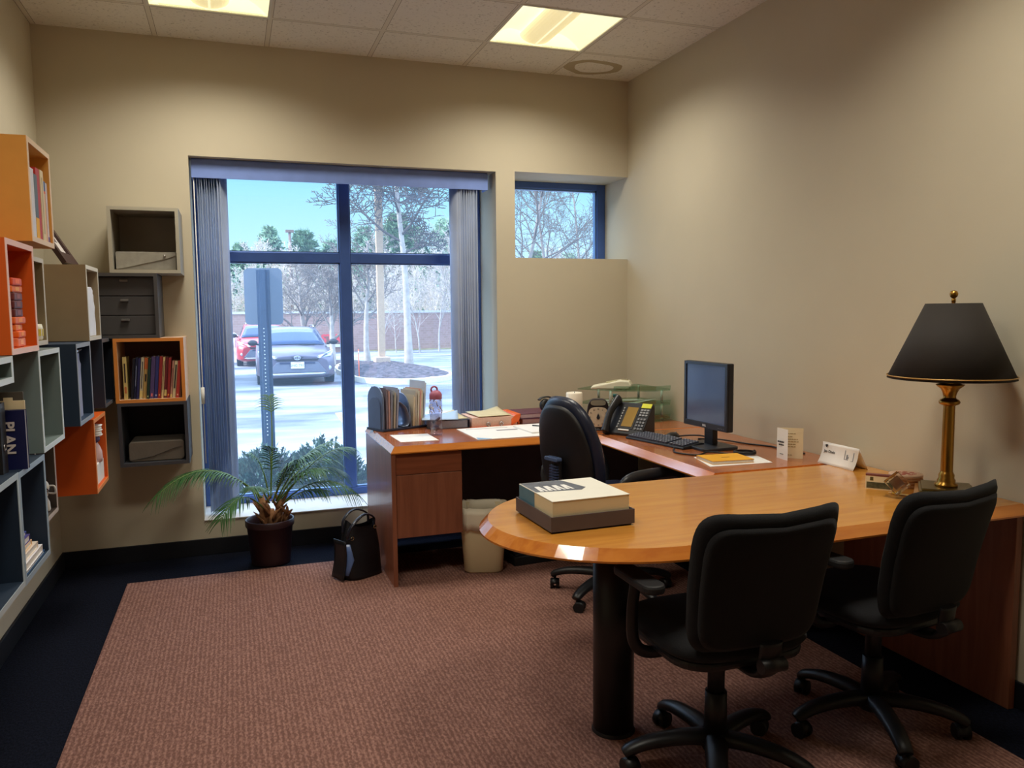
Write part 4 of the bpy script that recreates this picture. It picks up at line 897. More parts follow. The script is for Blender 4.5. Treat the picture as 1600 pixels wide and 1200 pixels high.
def rounded_pad(b,W,H_,th,rad,curve,n=22):
    """pillow: outline superellipse W x H_ in local (x,z); thickness th in y; curve(x,z)->y offset"""
    def f(side):
        def g(u,v):
            a=2*math.pi*v; r=u; e_=rad
            c,s=math.cos(a),math.sin(a)
            x=W/2*r*math.copysign(abs(c)**e_,c); z=H_/2*r*math.copysign(abs(s)**e_,s)
            y=side*th/2*(max(0,1-r**6))**.5
            return (x,curve(x,z)+y,z)
        return g
    b.grid(f(-1),14,44); b.grid(f(1),14,44)
def task_chair():
    t=thing('task_chair','x','chair',(0,0,0),group='black task chairs at the peninsula table')
    star_base(t,.285,22,.40,BLACKP)
    b=MB(); b.box(-.085,.085,-.13,.10,.395,.435); b.box(-.05,.05,-.16,-.10,.40,.425); m=b.build('tilt_mechanism',BLACKP,t,bevel=.012)
    b=MB(); b.cyl((.085,-.02,.41),(.155,-.02,.405),.006,n=8); b.cyl((.15,-.02,.405),(.185,-.02,.405),.017,n=14); b.build('lever_knob',BLACKP,m)
    b=MB(); rounded_pad(b,.49,.47,.075,.55,lambda x,z:.0); M=Matrix.Translation((0,.02,.468))@Matrix.Rotation(R_(-90),4,'X')
    b.v=[tuple(M@Vector(p)) for p in b.v]; b.build('seat',BLACKF,t)
    b=MB(); M=Matrix.Translation((0,.02,.432)); b.prism([(x*.99,y*.99) for x,y in rrect(-.225,.225,-.215,.215,.11,7)],-.016,.012,'xy',M=M); b.build('seat_shell',BLACKP,t,bevel=.01)
    # backrest: wraps forward at both sides, shoulders flared
    b=MB()
    def cv(x,z): return -.25+.34*x*x*(1+.9*(z+.19)/.38)-.26*z+.02*math.cos(z*7)
    rounded_pad(b,.475,.43,.055,.34,cv); b.v=[(x*(1+.06*(z/.2)),y,z+.688+.5*x*x*max(0,z)/.2) for x,y,z in b.v]
    b.build('backrest',BLACKF,t)
    b=MB(); 
    rounded_pad(b,.43,.38,.03,.34,lambda x,z:cv(x,z)-.022); b.v=[(x*(1+.06*(z/.2)),y,z+.676+.5*x*x*max(0,z)/.2) for x,y,z in b.v]; b.build('back_panel',BLACKF,t)
    b=MB(); b.tube(spline([(0,-.10,.405),(0,-.22,.41),(0,-.262,.44),(0,-.262,.47),(0,-.268,.52)],5),.03,10,sq=(1.3,.45)); b.build('back_bracket',BLACKP,t)
    b=MB(); b.cyl((-.04,-.275,.455),(.04,-.275,.455),.02,n=14); b.build('height_knob',BLACKP,t)
    for s in (-1,1):
        b=MB(); p=spline([(s*.10,.02,.412),(s*.225,.02,.408),(s*.285,.015,.45),(s*.295,.01,.55),(s*.29,.0,.645)],6); b.tube(p,.013,10,sq=(1.0,1.5)); ar=b.build('armrest',BLACKP,t)
        b=MB(); b.prism([(x+s*.285,y) for x,y in rrect(-.036,.036,-.13,.11,.034,6)],.645,.672,'xy'); b.build('arm_pad',mat('arm pad rubber',(30,30,32),.6),ar,bevel=.008)
    return t
c1=task_chair(); c1['label']='black fabric task chair at the rounded end of the table, nearer the column'
c2=copy_tree(c1); c2['label']='black fabric task chair at the right, before the table lamp'
c1.location=(1.41,2.08,0); c1.rotation_euler.z=R_(0); c2.location=(2.07,2.11,0); c2.rotation_euler.z=R_(8)
# leather desk chair
t=thing('desk_chair','black leather high back desk chair with loop arms facing the monitor','chair',(1.80,3.60,0),-74)
LEA=mat('black leather',(32,37,56),.32,amt=.05,bump=.06,bscale=260)
star_base(t,.31,-3,.42,BLACKP,.09)
b=MB(); b.box(-.11,.11,-.16,.12,.41,.45); b.build('tilt_mechanism',BLACKP,t,bevel=.012)
b=MB(); rounded_pad(b,.52,.50,.11,.6,lambda x,z:0); M=Matrix.Translation((0,.04,.50))@Matrix.Rotation(R_(-90),4,'X'); b.v=[tuple(M@Vector(p)) for p in b.v]; b.build('seat',LEA,t)
def cv(x,z): return -.27-.16*(z+.1)+.55*x*x*(1 if z<.1 else .8)
b=MB(); rounded_pad(b,.45,.56,.075,.72,cv); b.v=[(x*(1-.16*max(0,z/.28)),y,z+.775) for x,y,z in b.v]; bk=b.build('backrest',LEA,t)
b=MB(); rounded_pad(b,.40,.50,.03,.72,lambda x,z:cv(x,z)-.042); b.v=[(x*(1-.16*max(0,z/.28)),y,z+.765) for x,y,z in b.v]; b.build('back_cover',mat('black cover',(34,40,60),.40),t)
b=MB(); b.tube(spline([(0,-.14,.43),(0,-.30,.44),(0,-.345,.50),(0,-.355,.60),(0,-.362,.76)],6),.028,10,sq=(1.3,.6)); br=b.build('back_bracket',BLACKP,t)
b=MB()
for k in range(17): b.box(-.028,.028,-.385,-.365,.50+k*.0135,.507+k*.0135)
b.build('ribbed_bellows',mat('blue black rubber',(60,70,100),.35),br)
b=MB(); b.prism(rrect(-.05,.05,.745,.765,.009),-.40,-.365,'xz'); b.build('height_handle',mat('glossy grey',(80,96,130),.25),br,bevel=.004)
for s in (-1,1):
    b=MB(); b.tube(spline([(s*.24,-.20,.52),(s*.285,-.22,.60),(s*.30,-.17,.675),(s*.30,.0,.685),(s*.295,.16,.67),(s*.285,.21,.60),(s*.25,.17,.50),(s*.16,.10,.44)],6),.017,10,sq=(1.5,.8)); b.build('loop_arm',mat('arm plastic',(38,38,42),.35),t)
# ------------------------------------------------------------------ bin, box on the floor, bag
BIN=mat('almond plastic',(216,200,160),.45,amt=.02)
t=thing('waste_bin','almond plastic waste bin with bag liner beside the drawer pedestal','bin',(1.300,4.22,.004),-18); t.scale=(1.14,1.14,1.12)
b=MB(); b.lathe([(0,0),(.088,0),(.096,.008),(.112,.24),(.118,.318),(.122,.318),(.122,.326),(.115,.326),(.108,.24),(.092,.012),(0,.012)],n=40,pw=.45,sx=1,sy=.78); b.build('bin_body',BIN,t)
LIN=mat('thin liner',(228,218,194),.5,amt=.05)
random.seed(2); b=MB()
rn=[random.uniform(-.004,.004) for _ in range(81)]
def ln(u,v):
    a=2*math.pi*u; c,s=math.cos(a),math.sin(a); i=int(round(u*80))%80
    r=[.127,.126,.124,.120][0] if v<.3 else .123
    z=[.225,.262,.30,.336,.33,.25][int(round(v*5))]; r=[.1235,.124,.126,.1235,.116,.108][int(round(v*5))]+rn[i]*(.8 if v<.5 else .2)
    z+=rn[(i*7)%80]*(1.6 if v<.1 else .6)
    return (r*math.copysign(abs(c)**.45,c),.78*r*math.copysign(abs(s)**.45,s),z)
b.grid(ln,80,5); b.build('bag_liner',LIN,t,solid=.001)
t=thing('floor_box','low black box on the carpet under the desk behind the bin','box',(1.66,4.40,.004),4)
b=MB(); b.box(-.20,.20,-.20,.16,0,.055); b.build('box_body',mat('dull black',(20,20,22),.6),t,bevel=.006)
b=MB(); b.box(-.19,.19,-.19,.15,.055,.066); b.build('box_lid',BLACKP,t,bevel=.004)
t=thing('handbag','black leather handbag slumped on the carpet against the desk side','bag',(.625,4.38,.004),28)
BAG=mat('bag leather',(22,23,28),.34,amt=.08,bump=.12,bscale=30)
b=MB()
def bagf(u,v):
    a=2*math.pi*u; c,s=math.cos(a),math.sin(a); z=.29*v
    wx=.118*(1-.22*v)+.012*math.sin(v*3); wy=.085*(1-.62*v**1.3)+.008*math.sin(5*a+v*6)*v*(1-v)*2
    return (wx*math.copysign(abs(c)**.6,c)+.02*v*v,wy*math.copysign(abs(s)**.7,s)+.02*v,z+.018*math.cos(2*a)*v*v-.012*v*c)
b.grid(bagf,48,16); b.add([bagf(i/48,0) for i in range(48)],[tuple(range(48))]); b.build('bag_body',BAG,t)
b=MB(); 
for q in (-1,):
    b.grid(lambda u,v:(-.150+.02*v+.012*math.sin(math.pi*v),-.05+.11*u,.01+.21*v),6,8)
b.build('side_flap',BAG,t,solid=.006)
b=MB(); b.grid(lambda u,v:(-.136+(.034*u)*(1-.5*abs(2*v-1))+.03*v,-.035-.04*u*(1-.5*abs(2*v-1))+.02*v,.03+.165*v),4,4); b.build('pale_side_panel',mat('pale blue leather',(92,116,168),.3),t,solid=.003)
for s,off in ((-1,0),(1,.0)):
    b=MB(); p=spline([(.075,s*.028,.262),(.07,s*.04,.318),(-.01,s*.06,.352),(-.10,s*.075,.31),(-.125,s*.06,.245),(-.085,s*.035,.225)],7) if s<0 else spline([(.085,s*.03,.268),(.075,s*.03,.33),(-.01,s*.03,.365),(-.085,s*.025,.325),(-.10,s*.02,.25)],7)
    b.tube(p,.0065,8,sq=(1.5,.8)); b.build('handle',mat('strap leather',(30,32,44),.25),t)
for x_,y_,z_ in ((-.08,-.036,.228),(.08,-.03,.262)):
    b=MB(); b.lathe([(.008,-.002),(.011,-.002),(.011,.002),(.008,.002),(.008,-.002)],n=16,M=Matrix.Translation((x_,y_-.008,z_))@Matrix.Rotation(R_(90),4,'X')); b.build('ring_buckle',mat('pale gold',(206,190,150),.25,1),t)
# ------------------------------------------------------------------ palm
t=thing('potted_palm','potted palm with arching fronds on the floor before the window','plant',(.163,4.80,0))
POT=mat('dark plum pot',(54,34,38),.38)
b=MB(); b.lathe([(0,0),(.108,0),(.112,.01),(.130,.225),(.137,.225),(.139,.232),(.139,.262),(.135,.266),(.130,.262),(.126,.235),(.118,.2),(.1,.02),(0,.02)],n=40); b.build('pot',POT,t)
b=MB(); b.grid(lambda u,v:((.124*u)*math.cos(6.283*v),(.124*u)*math.sin(6.283*v),.205+.012*math.sin(u*9+v*20)),6,30); b.build('soil',mat('potting soil',(44,34,28),1,amt=.3,scale=60),t)
BARK=mat('palm fibre bark',(156,112,76),.9,amt=.35,scale=40,bump=.4,bscale=60)
random.seed(21)
for (x0_,y0_,dx,dy,h,r) in ((-.02,.0,-.02,.0,.19,.032),(.03,.01,.035,.0,.17,.026),(.005,-.03,.01,-.02,.13,.024),(.06,-.01,.05,-.01,.10,.016)):
    b=MB(); b.tube([(x0_,y0_,.2),(x0_+dx*.5,y0_+dy*.5,.2+h*.5),(x0_+dx,y0_+dy,.2+h)],[r,r*.85,r*.5],12)
    for k in range(12):
        a=random.uniform(0,6.28); zz=.22+h*k/13; q=r*(1-.3*k/12)
        p=Vector((x0_+dx*(k/13)+q*math.cos(a),y0_+dy*(k/13)+q*math.sin(a),zz)); o_=Vector((math.cos(a),math.sin(a),1.6)).normalized()
        b.tube([p-o_*.02,p+o_*.03,p+o_*.055+Vector((math.cos(a),math.sin(a),0))*.008],[.011,.008,.001],5)
    b.build('trunk',BARK,t)
LEAF=mat('palm leaf green',(66,106,60),.42,amt=.28,scale=9); STEM=mat('palm stem',(112,140,74),.5)
LEAF.node_tree.nodes['Principled BSDF'].inputs['Transmission Weight'].default_value=0
def frond(p0,p1,p2,L=.19,n=17,start=.30,wd=.013,seed=0,droop=.5):
    """quadratic bezier rachis p0->p2 with control p1 (pot local); paired leaflets"""
    rd=random.Random(seed); p0,p1,p2=map(Vector,(p0,p1,p2))
    B=lambda s:p0*(1-s)**2+p1*2*s*(1-s)+p2*s*s
    T=lambda s:((p1-p0)*(1-s)+(p2-p1)*s).normalized()
    b=MB(); b.tube([B(i/14) for i in range(15)],[.0052*(1-.8*i/14)+.0006 for i in range(15)],6); st=b.build('frond',STEM,t)
    b=MB()
    for i in range(n):
        s=start+(1-start)*(i+.4)/n; p=B(s); d=T(s); sd=d.cross(Vector((0,0,1)))
        sd=sd.normalized() if sd.length>.05 else Vector((1,0,0)); upv=sd.cross(d)
        ll=L*(.55+.45*math.sin(math.pi*min(1,(s-start)/(1-start)*.85+.18)))*rd.uniform(.85,1.1)
        for q in (-1,1):
            fwd=.55+.5*s+rd.uniform(-.1,.1); di=(sd*q+d*fwd+upv*rd.uniform(.05,.3)).normalized()
            wv=(d-di*d.dot(di)).normalized(); pts=[]
            for k in range(5):
                u=k/4; c=p+di*ll*u+Vector((0,0,-1))*ll*droop*u*u; w_=wd*(.35+1.3*u*(1-u)*1.8)*(1-u*.75)
                if k==4: w_=.0006
                pts+= [c-wv*w_/2,c+upv*.0015,c+wv*w_/2]
            k0=[(3*k+a,3*k+a+1,3*k+a+4,3*k+a+3) for k in range(4) for a in (0,1)]
            b.add(pts,k0,0,True)
    b.build('leaflets',LEAF,st,weld=False)
cr=(.0,.0,.36)
FR=[((-.03,0,.37),(-.32,.0,.74),(-.60,-.16,.47),.17,30,.22),((-.02,.0,.37),(-.24,-.02,.64),(-.46,-.08,.56),.15,22,.25),((-.03,-.03,.33),(-.16,-.10,.52),(-.27,-.20,.32),.15,19,.3),
((.0,.0,.38),(-.02,.02,.62),(-.10,.0,.66),.12,13,.35),((.01,.0,.38),(.03,.0,.66),(.0,-.05,.70),.12,13,.35),((.01,.02,.38),(.05,.10,.86),(.03,.20,.97),.12,8,.70),
((.03,.0,.38),(.12,-.03,.62),(.27,-.08,.66),.16,24,.25),((.04,.01,.36),(.20,.0,.68),(.38,-.02,.70),.15,22,.25),((.04,-.02,.35),(.16,-.08,.60),(.30,-.16,.56),.16,22,.25),
((.06,.02,.34),(.30,.06,.68),(.50,.06,.64),.16,22,.35),((.06,.0,.33),(.30,-.02,.58),(.50,-.12,.38),.16,24,.25),((.05,.0,.32),(.20,-.04,.46),(.32,-.10,.42),.14,18,.25),((.0,-.02,.36),(-.06,-.10,.52),(-.10,-.18,.48),.13,18,.25),((.05,.05,.34),(.2,.16,.62),(.42,.20,.54),.15,18,.3),
((.02,-.02,.36),(.08,-.06,.56),(.14,-.12,.62),.14,20,.25),((.05,.02,.35),(.26,.04,.62),(.44,.02,.50),.16,22,.25)]
for i,f in enumerate(FR): frond(f[0],f[1],f[2],f[3],f[4],start=f[5],seed=i,droop=.6,wd=.0145 if i not in (3,4) else .011)
# ------------------------------------------------------------------ outdoors
G=-.26
def asphalt():
    m=bpy.data.materials.new('pale worn asphalt'); m.use_nodes=True; n=m.node_tree.nodes; l=m.node_tree.links; p=n['Principled BSDF']
    t=n.new('ShaderNodeTexCoord'); mp=n.new('ShaderNodeMapping'); mp.inputs['Scale'].default_value=(.35,.8,1); l.new(t.outputs['Object'],mp.inputs[0])
    a=n.new('ShaderNodeTexNoise'); a.inputs['Scale'].default_value=1.1; a.inputs['Detail'].default_value=7; l.new(mp.outputs[0],a.inputs['Vector'])
    cr=n.new('ShaderNodeValToRGB'); cr.color_ramp.elements[0].position=.36; cr.color_ramp.elements[1].position=.58; cr.color_ramp.elements[0].color=lin((86,92,106))+(1,); cr.color_ramp.elements[1].color=lin((154,158,166))+(1,)
    l.new(a.outputs['Fac'],cr.inputs[0]); l.new(cr.outputs[0],p.inputs['Base Color']); p.inputs['Roughness'].default_value=.85
    return m
b=MB(); b.box(-60,80,5.56,36,G-.3,G); tag(b.build('parking_ground',asphalt()),kind='structure')
BED=mat('planting bed soil',(92,84,72),1,amt=.3,scale=20)
GR=mat('dry winter grass',(190,176,128),1,amt=.25,scale=3,bump=.5,bscale=40)
b=MB(); b.box(-60,80,36,95,G-.3,G+.05); tag(b.build('grass_ground',GR),kind='structure')
b=MB(); b.box(-3,6,5.56,7.5,G,G+.04); tag(b.build('planting_bed',BED),kind='structure')
YEL=mat('yellow road paint',(226,186,96),.8,amt=.15,scale=4)
t=thing('parking_line','yellow painted parking line on the asphalt right of the sign post','road marking',(1.62,13.0,G+.001)); b=MB(); b.prism([(-.06,-.9),(.06,-.9),(.12,.9),(0,.9)],0,.003); b.build('paint',YEL,t)
# sign seen from behind
t=thing('sign_post','grey traffic sign seen from behind on a perforated post','sign',(.275,7.55,G))
SG=mat('sign back grey',(120,134,156),.45,.35,amt=.03); PO=mat('galvanised post',(72,94,128),.4,.5)
b=MB(); rr=[(x,z) for x,z in rrect(-.17,.17,1.625,2.135,.045)]; b.prism(rr,.0,.004,'xz',M=Matrix.Rotation(R_(-16),4,'Z')); b.build('sign_panel',SG,t)
MP=Matrix.Rotation(R_(-16),4,'Z'); b=MB()
pr=[(-.042,-.004),(-.026,-.004),(-.018,-.03),(.018,-.03),(.026,-.004),(.042,-.004),(.042,-.001),(.024,-.001),(.016,-.027),(-.016,-.027),(-.024,-.001),(-.042,-.001)]
b.prism([(x*1.4,y) for x,y in pr],-.05,2.12,'xy',M=MP); b.build('post',PO,t)
HO=mat('bright holes',(226,236,246),.5)
for k in range(30):
    z_=.62+k*.0335
    b=MB(); b.lathe([(0,0),(.0055,0),(.0055,.001),(0,.001)],n=10,M=MP@Matrix.Translation((0,-.0302,z_))@Matrix.Rotation(R_(90),4,'X')); b.build('post_hole',HO,t)
for z_ in (1.76,2.0):
    b=MB(); b.cyl((0,0,0),(0,0,.008),.009,n=6); 
    b.v=[tuple(MP@Matrix.Translation((0,-.03,z_))@Matrix.Rotation(R_(90),4,'X')@Vector(p)) for p in b.v]; b.build('bolt',PO,t)
# shrubs
SHR=mat('juniper green',(72,104,96),.8,amt=.4,scale=8)
def shrub(x,y,rx,ry,h,seed,label,n=5200):
    rd=random.Random(seed); t=thing('juniper_shrub',label,'shrub',(x,y,G),group='juniper shrubs under the window'); b=MB()
    for i in range(n):
        u=rd.uniform(0,6.283); ph=math.acos(rd.uniform(-.15,1)); r=rd.uniform(.62,1)**.6
        d=Vector((math.sin(ph)*math.cos(u),math.sin(ph)*math.sin(u),math.cos(ph))); lob=1+.13*math.sin(3*u+seed)+.1*math.sin(5*u+2*seed)*math.sin(ph)
        p=Vector((d.x*rx*r*lob,d.y*ry*r*lob,.06+max(0,d.z)*(h-.08)*r*(1+.10*math.sin(4*u+seed))))
        o_=(d+Vector((rd.uniform(-.6,.6),rd.uniform(-.6,.6),rd.uniform(.1,1)))).normalized(); s=o_.orthogonal().normalized(); s=Matrix.Rotation(rd.uniform(0,6.28),3,o_)@s
        L=rd.uniform(.035,.085); w_=.006
        b.add([p-s*w_,p+s*w_,p+o_*L*.6+s*w_*1.4,p+o_*L+Vector((0,0,-.01)),p+o_*L*.6-s*w_*1.4],[(0,1,2,3,4)])
        for q in (-1,1):
            e_=(o_*.7+s*q*.7).normalized(); c=p+o_*L*.35; b.add([c-o_*w_,c+o_*w_,c+e_*L*.5],[(0,1,2)])
    b.build('foliage',SHR,t,weld=False)
    b=MB()
    for k in range(6):
        a=k*1.05; b.tube([(0,0,0),(rx*.3*math.cos(a),ry*.3*math.sin(a),h*.4),(rx*.6*math.cos(a),ry*.6*math.sin(a),h*.7)],[.018,.012,.005],6)
    b.build('stems',mat('shrub stems',(74,62,52),.9),t)
shrub(.20,6.75,.40,.42,.60,1,'dark green juniper shrub at the foot of the sign post, left of centre')
shrub(.66,6.62,.36,.42,.66,2,'dark green juniper shrub right of the sign post, taller of the pair')
shrub(1.40,6.72,.42,.42,.64,3,'dark green juniper shrub partly behind the desk, beyond the window mullion')
shrub(-.42,6.7,.38,.4,.58,4,'dark green juniper shrub mostly behind the left blind vanes')
# ------------------------------------------------------------------ cars
def car(label,x,y,paint,W=1.86,H_=1.36,Ln=4.5,dirt=.12,detail=True,plate=None,rz=0):
    t=thing('car',label,'car',(x,y,G),rz)
    pm=mat('paint %d %d %d'%paint,paint,.35,.25,amt=dirt,scale=4,coat=.4); hw=W/2
    gl=mat('car glass',(40,66,106),.08,amt=.1,scale=3); blk=mat('car black trim',(42,44,52),.5); sil=mat('car chrome',(190,196,206),.25,.8)
    # lower body: sections front->back, half profile (x,z) low->high centre
    st=[(0,[(.0,.22),(.62*hw,.22),(.78*hw,.26),(.80*hw,.45),(.74*hw,.62),(.55*hw,.70),(0,.74)]),
        (.16,[(.0,.18),(.8*hw,.18),(.93*hw,.24),(.95*hw,.48),(.92*hw,.66),(.68*hw,.79),(0,.82)]),
        (.55,[(.0,.18),(.85*hw,.18),(.985*hw,.24),(hw,.5),(.97*hw,.72),(.74*hw,.86),(0,.89)]),
        (1.25,[(.0,.18),(.86*hw,.18),(.98*hw,.24),(hw,.52),(.97*hw,.80),(.80*hw,.92),(0,.95)]),
        (2.2,[(.0,.18),(.86*hw,.18),(.98*hw,.24),(hw,.54),(.97*hw,.86),(.84*hw,.93),(0,.94)]),
        (3.6,[(.0,.20),(.86*hw,.20),(.97*hw,.26),(.99*hw,.56),(.96*hw,.90),(.82*hw,.95),(0,.95)]),
        (4.3,[(.0,.24),(.8*hw,.24),(.92*hw,.30),(.94*hw,.58),(.9*hw,.9),(.78*hw,.95),(0,.95)]),
        (4.5,[(.0,.30),(.7*hw,.30),(.82*hw,.36),(.84*hw,.6),(.8*hw,.85),(.7*hw,.9),(0,.92)])]
    k=H_/1.36; b=MB(); n=13; rows=[]
    for yy,pf in st:
        pf=[(a,c*k) for a,c in pf]; rows.append([( -a,yy*Ln/4.5,c) for a,c in pf[::-1]][:-1]+[(a,yy*Ln/4.5,c) for a,c in pf])
    nn=len(rows[0]); vs=[p for r in rows for p in r]; fs=[]
    for i in range(len(rows)-1):
        for j in range(nn-1): fs.append((i*nn+j,i*nn+j+1,(i+1)*nn+j+1,(i+1)*nn+j))
    b.add(vs,fs,0,True); b.add(rows[0],[tuple(range(nn))[::-1]]); b.add(rows[-1],[tuple(range(nn))]); body=b.build('car_body',pm,t,bevel=.02)
    # cabin
    def P(xx,yy,zz): return (xx*hw,yy*Ln/4.5,zz*k)
    cab=[(1.10,.86,.90),(1.95,.66,1.325),(2.5,.68,1.36),(3.6,.66,1.33),(4.25,.78,.92)]
    b=MB(); vs=[]
    for yy,xx,zz in cab: vs+=[P(-xx,yy,zz),P(-xx*.62,yy-.02,zz+.018),P(0,yy-.03,zz+.026),P(xx*.62,yy-.02,zz+.018),P(xx,yy,zz)]
    lo=[P(-.87,1.2,.88),P(-.87,4.3,.88),P(.87,1.2,.88),P(.87,4.3,.88)]
    fs=[(i*5+j,i*5+j+1,i*5+j+6,i*5+j+5) for i in range(4) for j in range(4)]; b.add(vs,fs,0,True)
    for s,o_ in ((0,0),(4,2)):
        b.add([vs[s],vs[5+s],vs[10+s],vs[15+s],vs[20+s],lo[o_+1],lo[o_]],[(0,1,2,3,4,5,6)],0)
    b.build('cabin',pm,t)
    b=MB(); y0,y1=1.10,1.95
    def ws(u,v):
        xx=(-.80+1.60*u)*(1-.24*v); yy=y0+(y1-y0)*(.06+.86*v)-.012-.03*(1-(2*u-1)**2); zz=.905+(.425)*(.05+.86*v)+.026*(1-(2*u-1)**2)+.012
        return P(xx,yy,zz)
    b.grid(ws,10,4); b.build('windscreen',gl,t,solid=.004)
    for s in (-1,1):
        b=MB(); q=.012*s; b.add([P(s*.845+q,1.55,.93),P(s*.70+q,2.05,1.27),P(s*.71+q,3.5,1.27),P(s*.84+q,4.0,.93)],[(0,1,2,3)]); b.build('side_window',gl,t,solid=.006)
    for s in (-1,1):
        for yy in (.86,3.55):
            b=MB(); b.tube([P(s*.76,yy,0)[:2]+(.33,),P(s*.985,yy,0)[:2]+(.33,)],.33,24); wh=b.build('wheel',mat('tyre rubber',(30,31,36),.85),t)
            b=MB(); b.tube([P(s*.985,yy,0)[:2]+(.33,),P(s*.99,yy,0)[:2]+(.33,)],.21,20); b.build('hub_cap',sil,wh)
        b=MB(); b.ell(P(s*1.07,1.42,1.0),(.12,.07,.075),14,8); b.tube([P(s*.9,1.45,.95),P(s*1.03,1.43,.98)],.025,6); b.build('wing_mirror',blk,t)
        b=MB(); b.tube([P(s*.60,2.05,1.36),P(s*.60,2.15,1.41),P(s*.60,3.5,1.40),P(s*.60,3.6,1.345)],.018,6); b.build('roof_rail',sil,t)
        hl=mat('headlamp',(196,206,220),.15,amt=.15,scale=12)
        b=MB(); M=Matrix.Identity(4)
        b.add([P(s*.44,.02,.685),P(s*.56,-.01,.655),P(s*.86,.14,.70),P(s*.945,.40,.82),P(s*.90,.40,.83),P(s*.70,.06,.755)],[(0,1,2,3,4,5)]); b.build('headlamp',hl,t,solid=.03)
        b=MB(); b.lathe([(0,0),(.055,0),(.05,.02),(0,.03)],n=18,M=Matrix.Translation(P(s*.80,.03,.42))@Matrix.Rotation(R_(90),4,'X')); b.build('fog_lamp',hl,t)
    if detail:
        b=MB(); b.add([P(-.55,-.012,.645),P(.55,-.012,.645),P(.50,-.012,.60),P(-.50,-.012,.60)],[(0,1,2,3)]); b.build('upper_grille',blk,t,solid=.02)
        b=MB()
        for q in range(9): xx=-.32+q*.08; b.box(xx*hw-.012,xx*hw+.012,-.03,-.015,.535*k,.562*k)
        b.box(-.44*hw,.44*hw,-.028,-.012,.528*k,.57*k); b.build('grille_slot',mat('grille slot',(50,60,90),.5),t)
        b=MB(); 
        b.prism([(-.52*hw,.56*k),(-.46*hw,.575*k),(.46*hw,.575*k),(.52*hw,.56*k),(.74*hw,.32*k),(-.74*hw,.32*k)],-.02,.02,'xz'); b.build('lower_grille',mat('grille grey',(112,116,132),.5),t,bevel=.008)
        b=MB(); b.tube([P(-.74,.03,.30),P(-.6,-.03,.285),P(.6,-.03,.285),P(.74,.03,.30)],.03,8); b.build('skid_bar',sil,t)
        b=MB(); b.tube([P(0,-.035,.672) for _ in range(1)]+[P(0,-.035,.673)],.001,4,caps=False)
        b=MB(); pts=[(.075*math.cos(a),-.03,.672*k+.045*math.sin(a)) for a in [i*math.pi/12 for i in range(25)]]; b.tube(pts,.009,6,caps=False)
        pts=[(.03*math.cos(a),-.03,.672*k+.044*math.sin(a)) for a in [i*math.pi/12 for i in range(25)]]; b.tube(pts,.007,6,caps=False)
        pts=[(.058*math.cos(a),-.03,.690*k+.02*math.sin(a)) for a in [i*math.pi/12 for i in range(25)]]; b.tube(pts,.007,6,caps=False); b.build('emblem',sil,t)
        b=MB(); b.prism([(-.13*hw,.69*k),(0,.625*k),(.13*hw,.69*k),(.16*hw,.69*k),(.01*hw,.60*k),(-.01*hw,.60*k),(-.16*hw,.69*k)],-.025,-.012,'xz'); b.build('grille_wing',blk,t)
        for s in (-1,1):
            b=MB(); b.tube([P(s*.1,1.06,.925),P(s*.1+.5*(1 if s<0 else .9),1.11,.955)],.01,5); b.build('wiper',blk,t)
    if plate:
        b=MB(); b.prism(rrect(-.155,.155,.42,.58,.015),-.045,-.038,'xz'); pl=b.build('number_plate',WHITE,t)
        text(plate,.085,frame_M((0,-.0455,.49),(1,0,0),(0,0,1)),mat('plate blue',(70,84,120),.5),t,'plate_number')
        b=MB(); b.box(-.08,.08,-.0456,-.045,.553,.567); b.build('plate_state_strip',mat('plate red',(206,120,110),.5),t)
    return t
car('grey crossover car parked facing the window beyond the sign post',1.43,19.55,(108,104,122),plate='GHG 7912',rz=-1)
car('red car parked behind and left of the grey crossover',.98,27.2,(198,52,62),W=1.8,H_=1.36,detail=True,rz=0)
car('dark car at the left blind edge, only its mirror side showing',-1.13,19.4,(40,44,56),W=1.86,H_=1.36,rz=0)
# ------------------------------------------------------------------ island, poles, stake
t=thing('planting_island','kerbed planting island of dark mulch in the parking lot','planting island',(4.2,22.4,G))
def isl(s,z0_,z1_,m,name,par,dome=0):
    pts=[(-1.42*s,-1.0*s),(-1.25*s,-2.6*s),(-.75*s,-3.35*s),(-.1*s,-3.6*s),(.6*s,-3.3*s),(1.15*s,-2.5*s),(1.3*s,-1.2*s),(1.1*s,1.2*s),(.6*s,3.4*s),(-.2*s,4.0*s),(-1.0*s,3.4*s),(-1.4*s,1.2*s)]
    pts=[(p.x,p.y) for p in spline([(x,y,0) for x,y in pts+[pts[0]]],4)[:-1]]
    b=MB()
    if dome:
        n=len(pts); vs=[]; rn=random.Random(4)
        for r in range(7):
            f=1-r/6.5
            for x,y in pts: vs.append((x*f+rn.uniform(-.02,.02),y*f+rn.uniform(-.02,.02),z1_+dome*math.sin(math.pi/2*(r/6))+rn.uniform(-.015,.02)))
        fs=[(r*n+i,r*n+(i+1)%n,(r+1)*n+(i+1)%n,(r+1)*n+i) for r in range(6) for i in range(n)]+[tuple(range(6*n,7*n))]
        b.add(vs,fs)
    else: b.prism(pts,z0_,z1_)
    return b.build(name,m,par)
KB=mat('concrete kerb',(222,216,200),.8,amt=.06)
isl(1,0,.13,KB,'kerb',t); isl(.955,0,.135,mat('dark mulch',(84,76,82),1,amt=.8,scale=9,bump=1,bscale=30),'mulch',t,.16)
t=thing('planting_island','small mulch island behind the grey car','planting island',(3.35,27.5,G)); b=MB(); b.lathe([(0,.12),(.7,.1),(1.0,.03),(1.05,0)],n=24); b.build('mulch',mat('dark mulch',(92,84,90),1),t)
TAN=mat('tan painted steel',(206,176,148),.55)
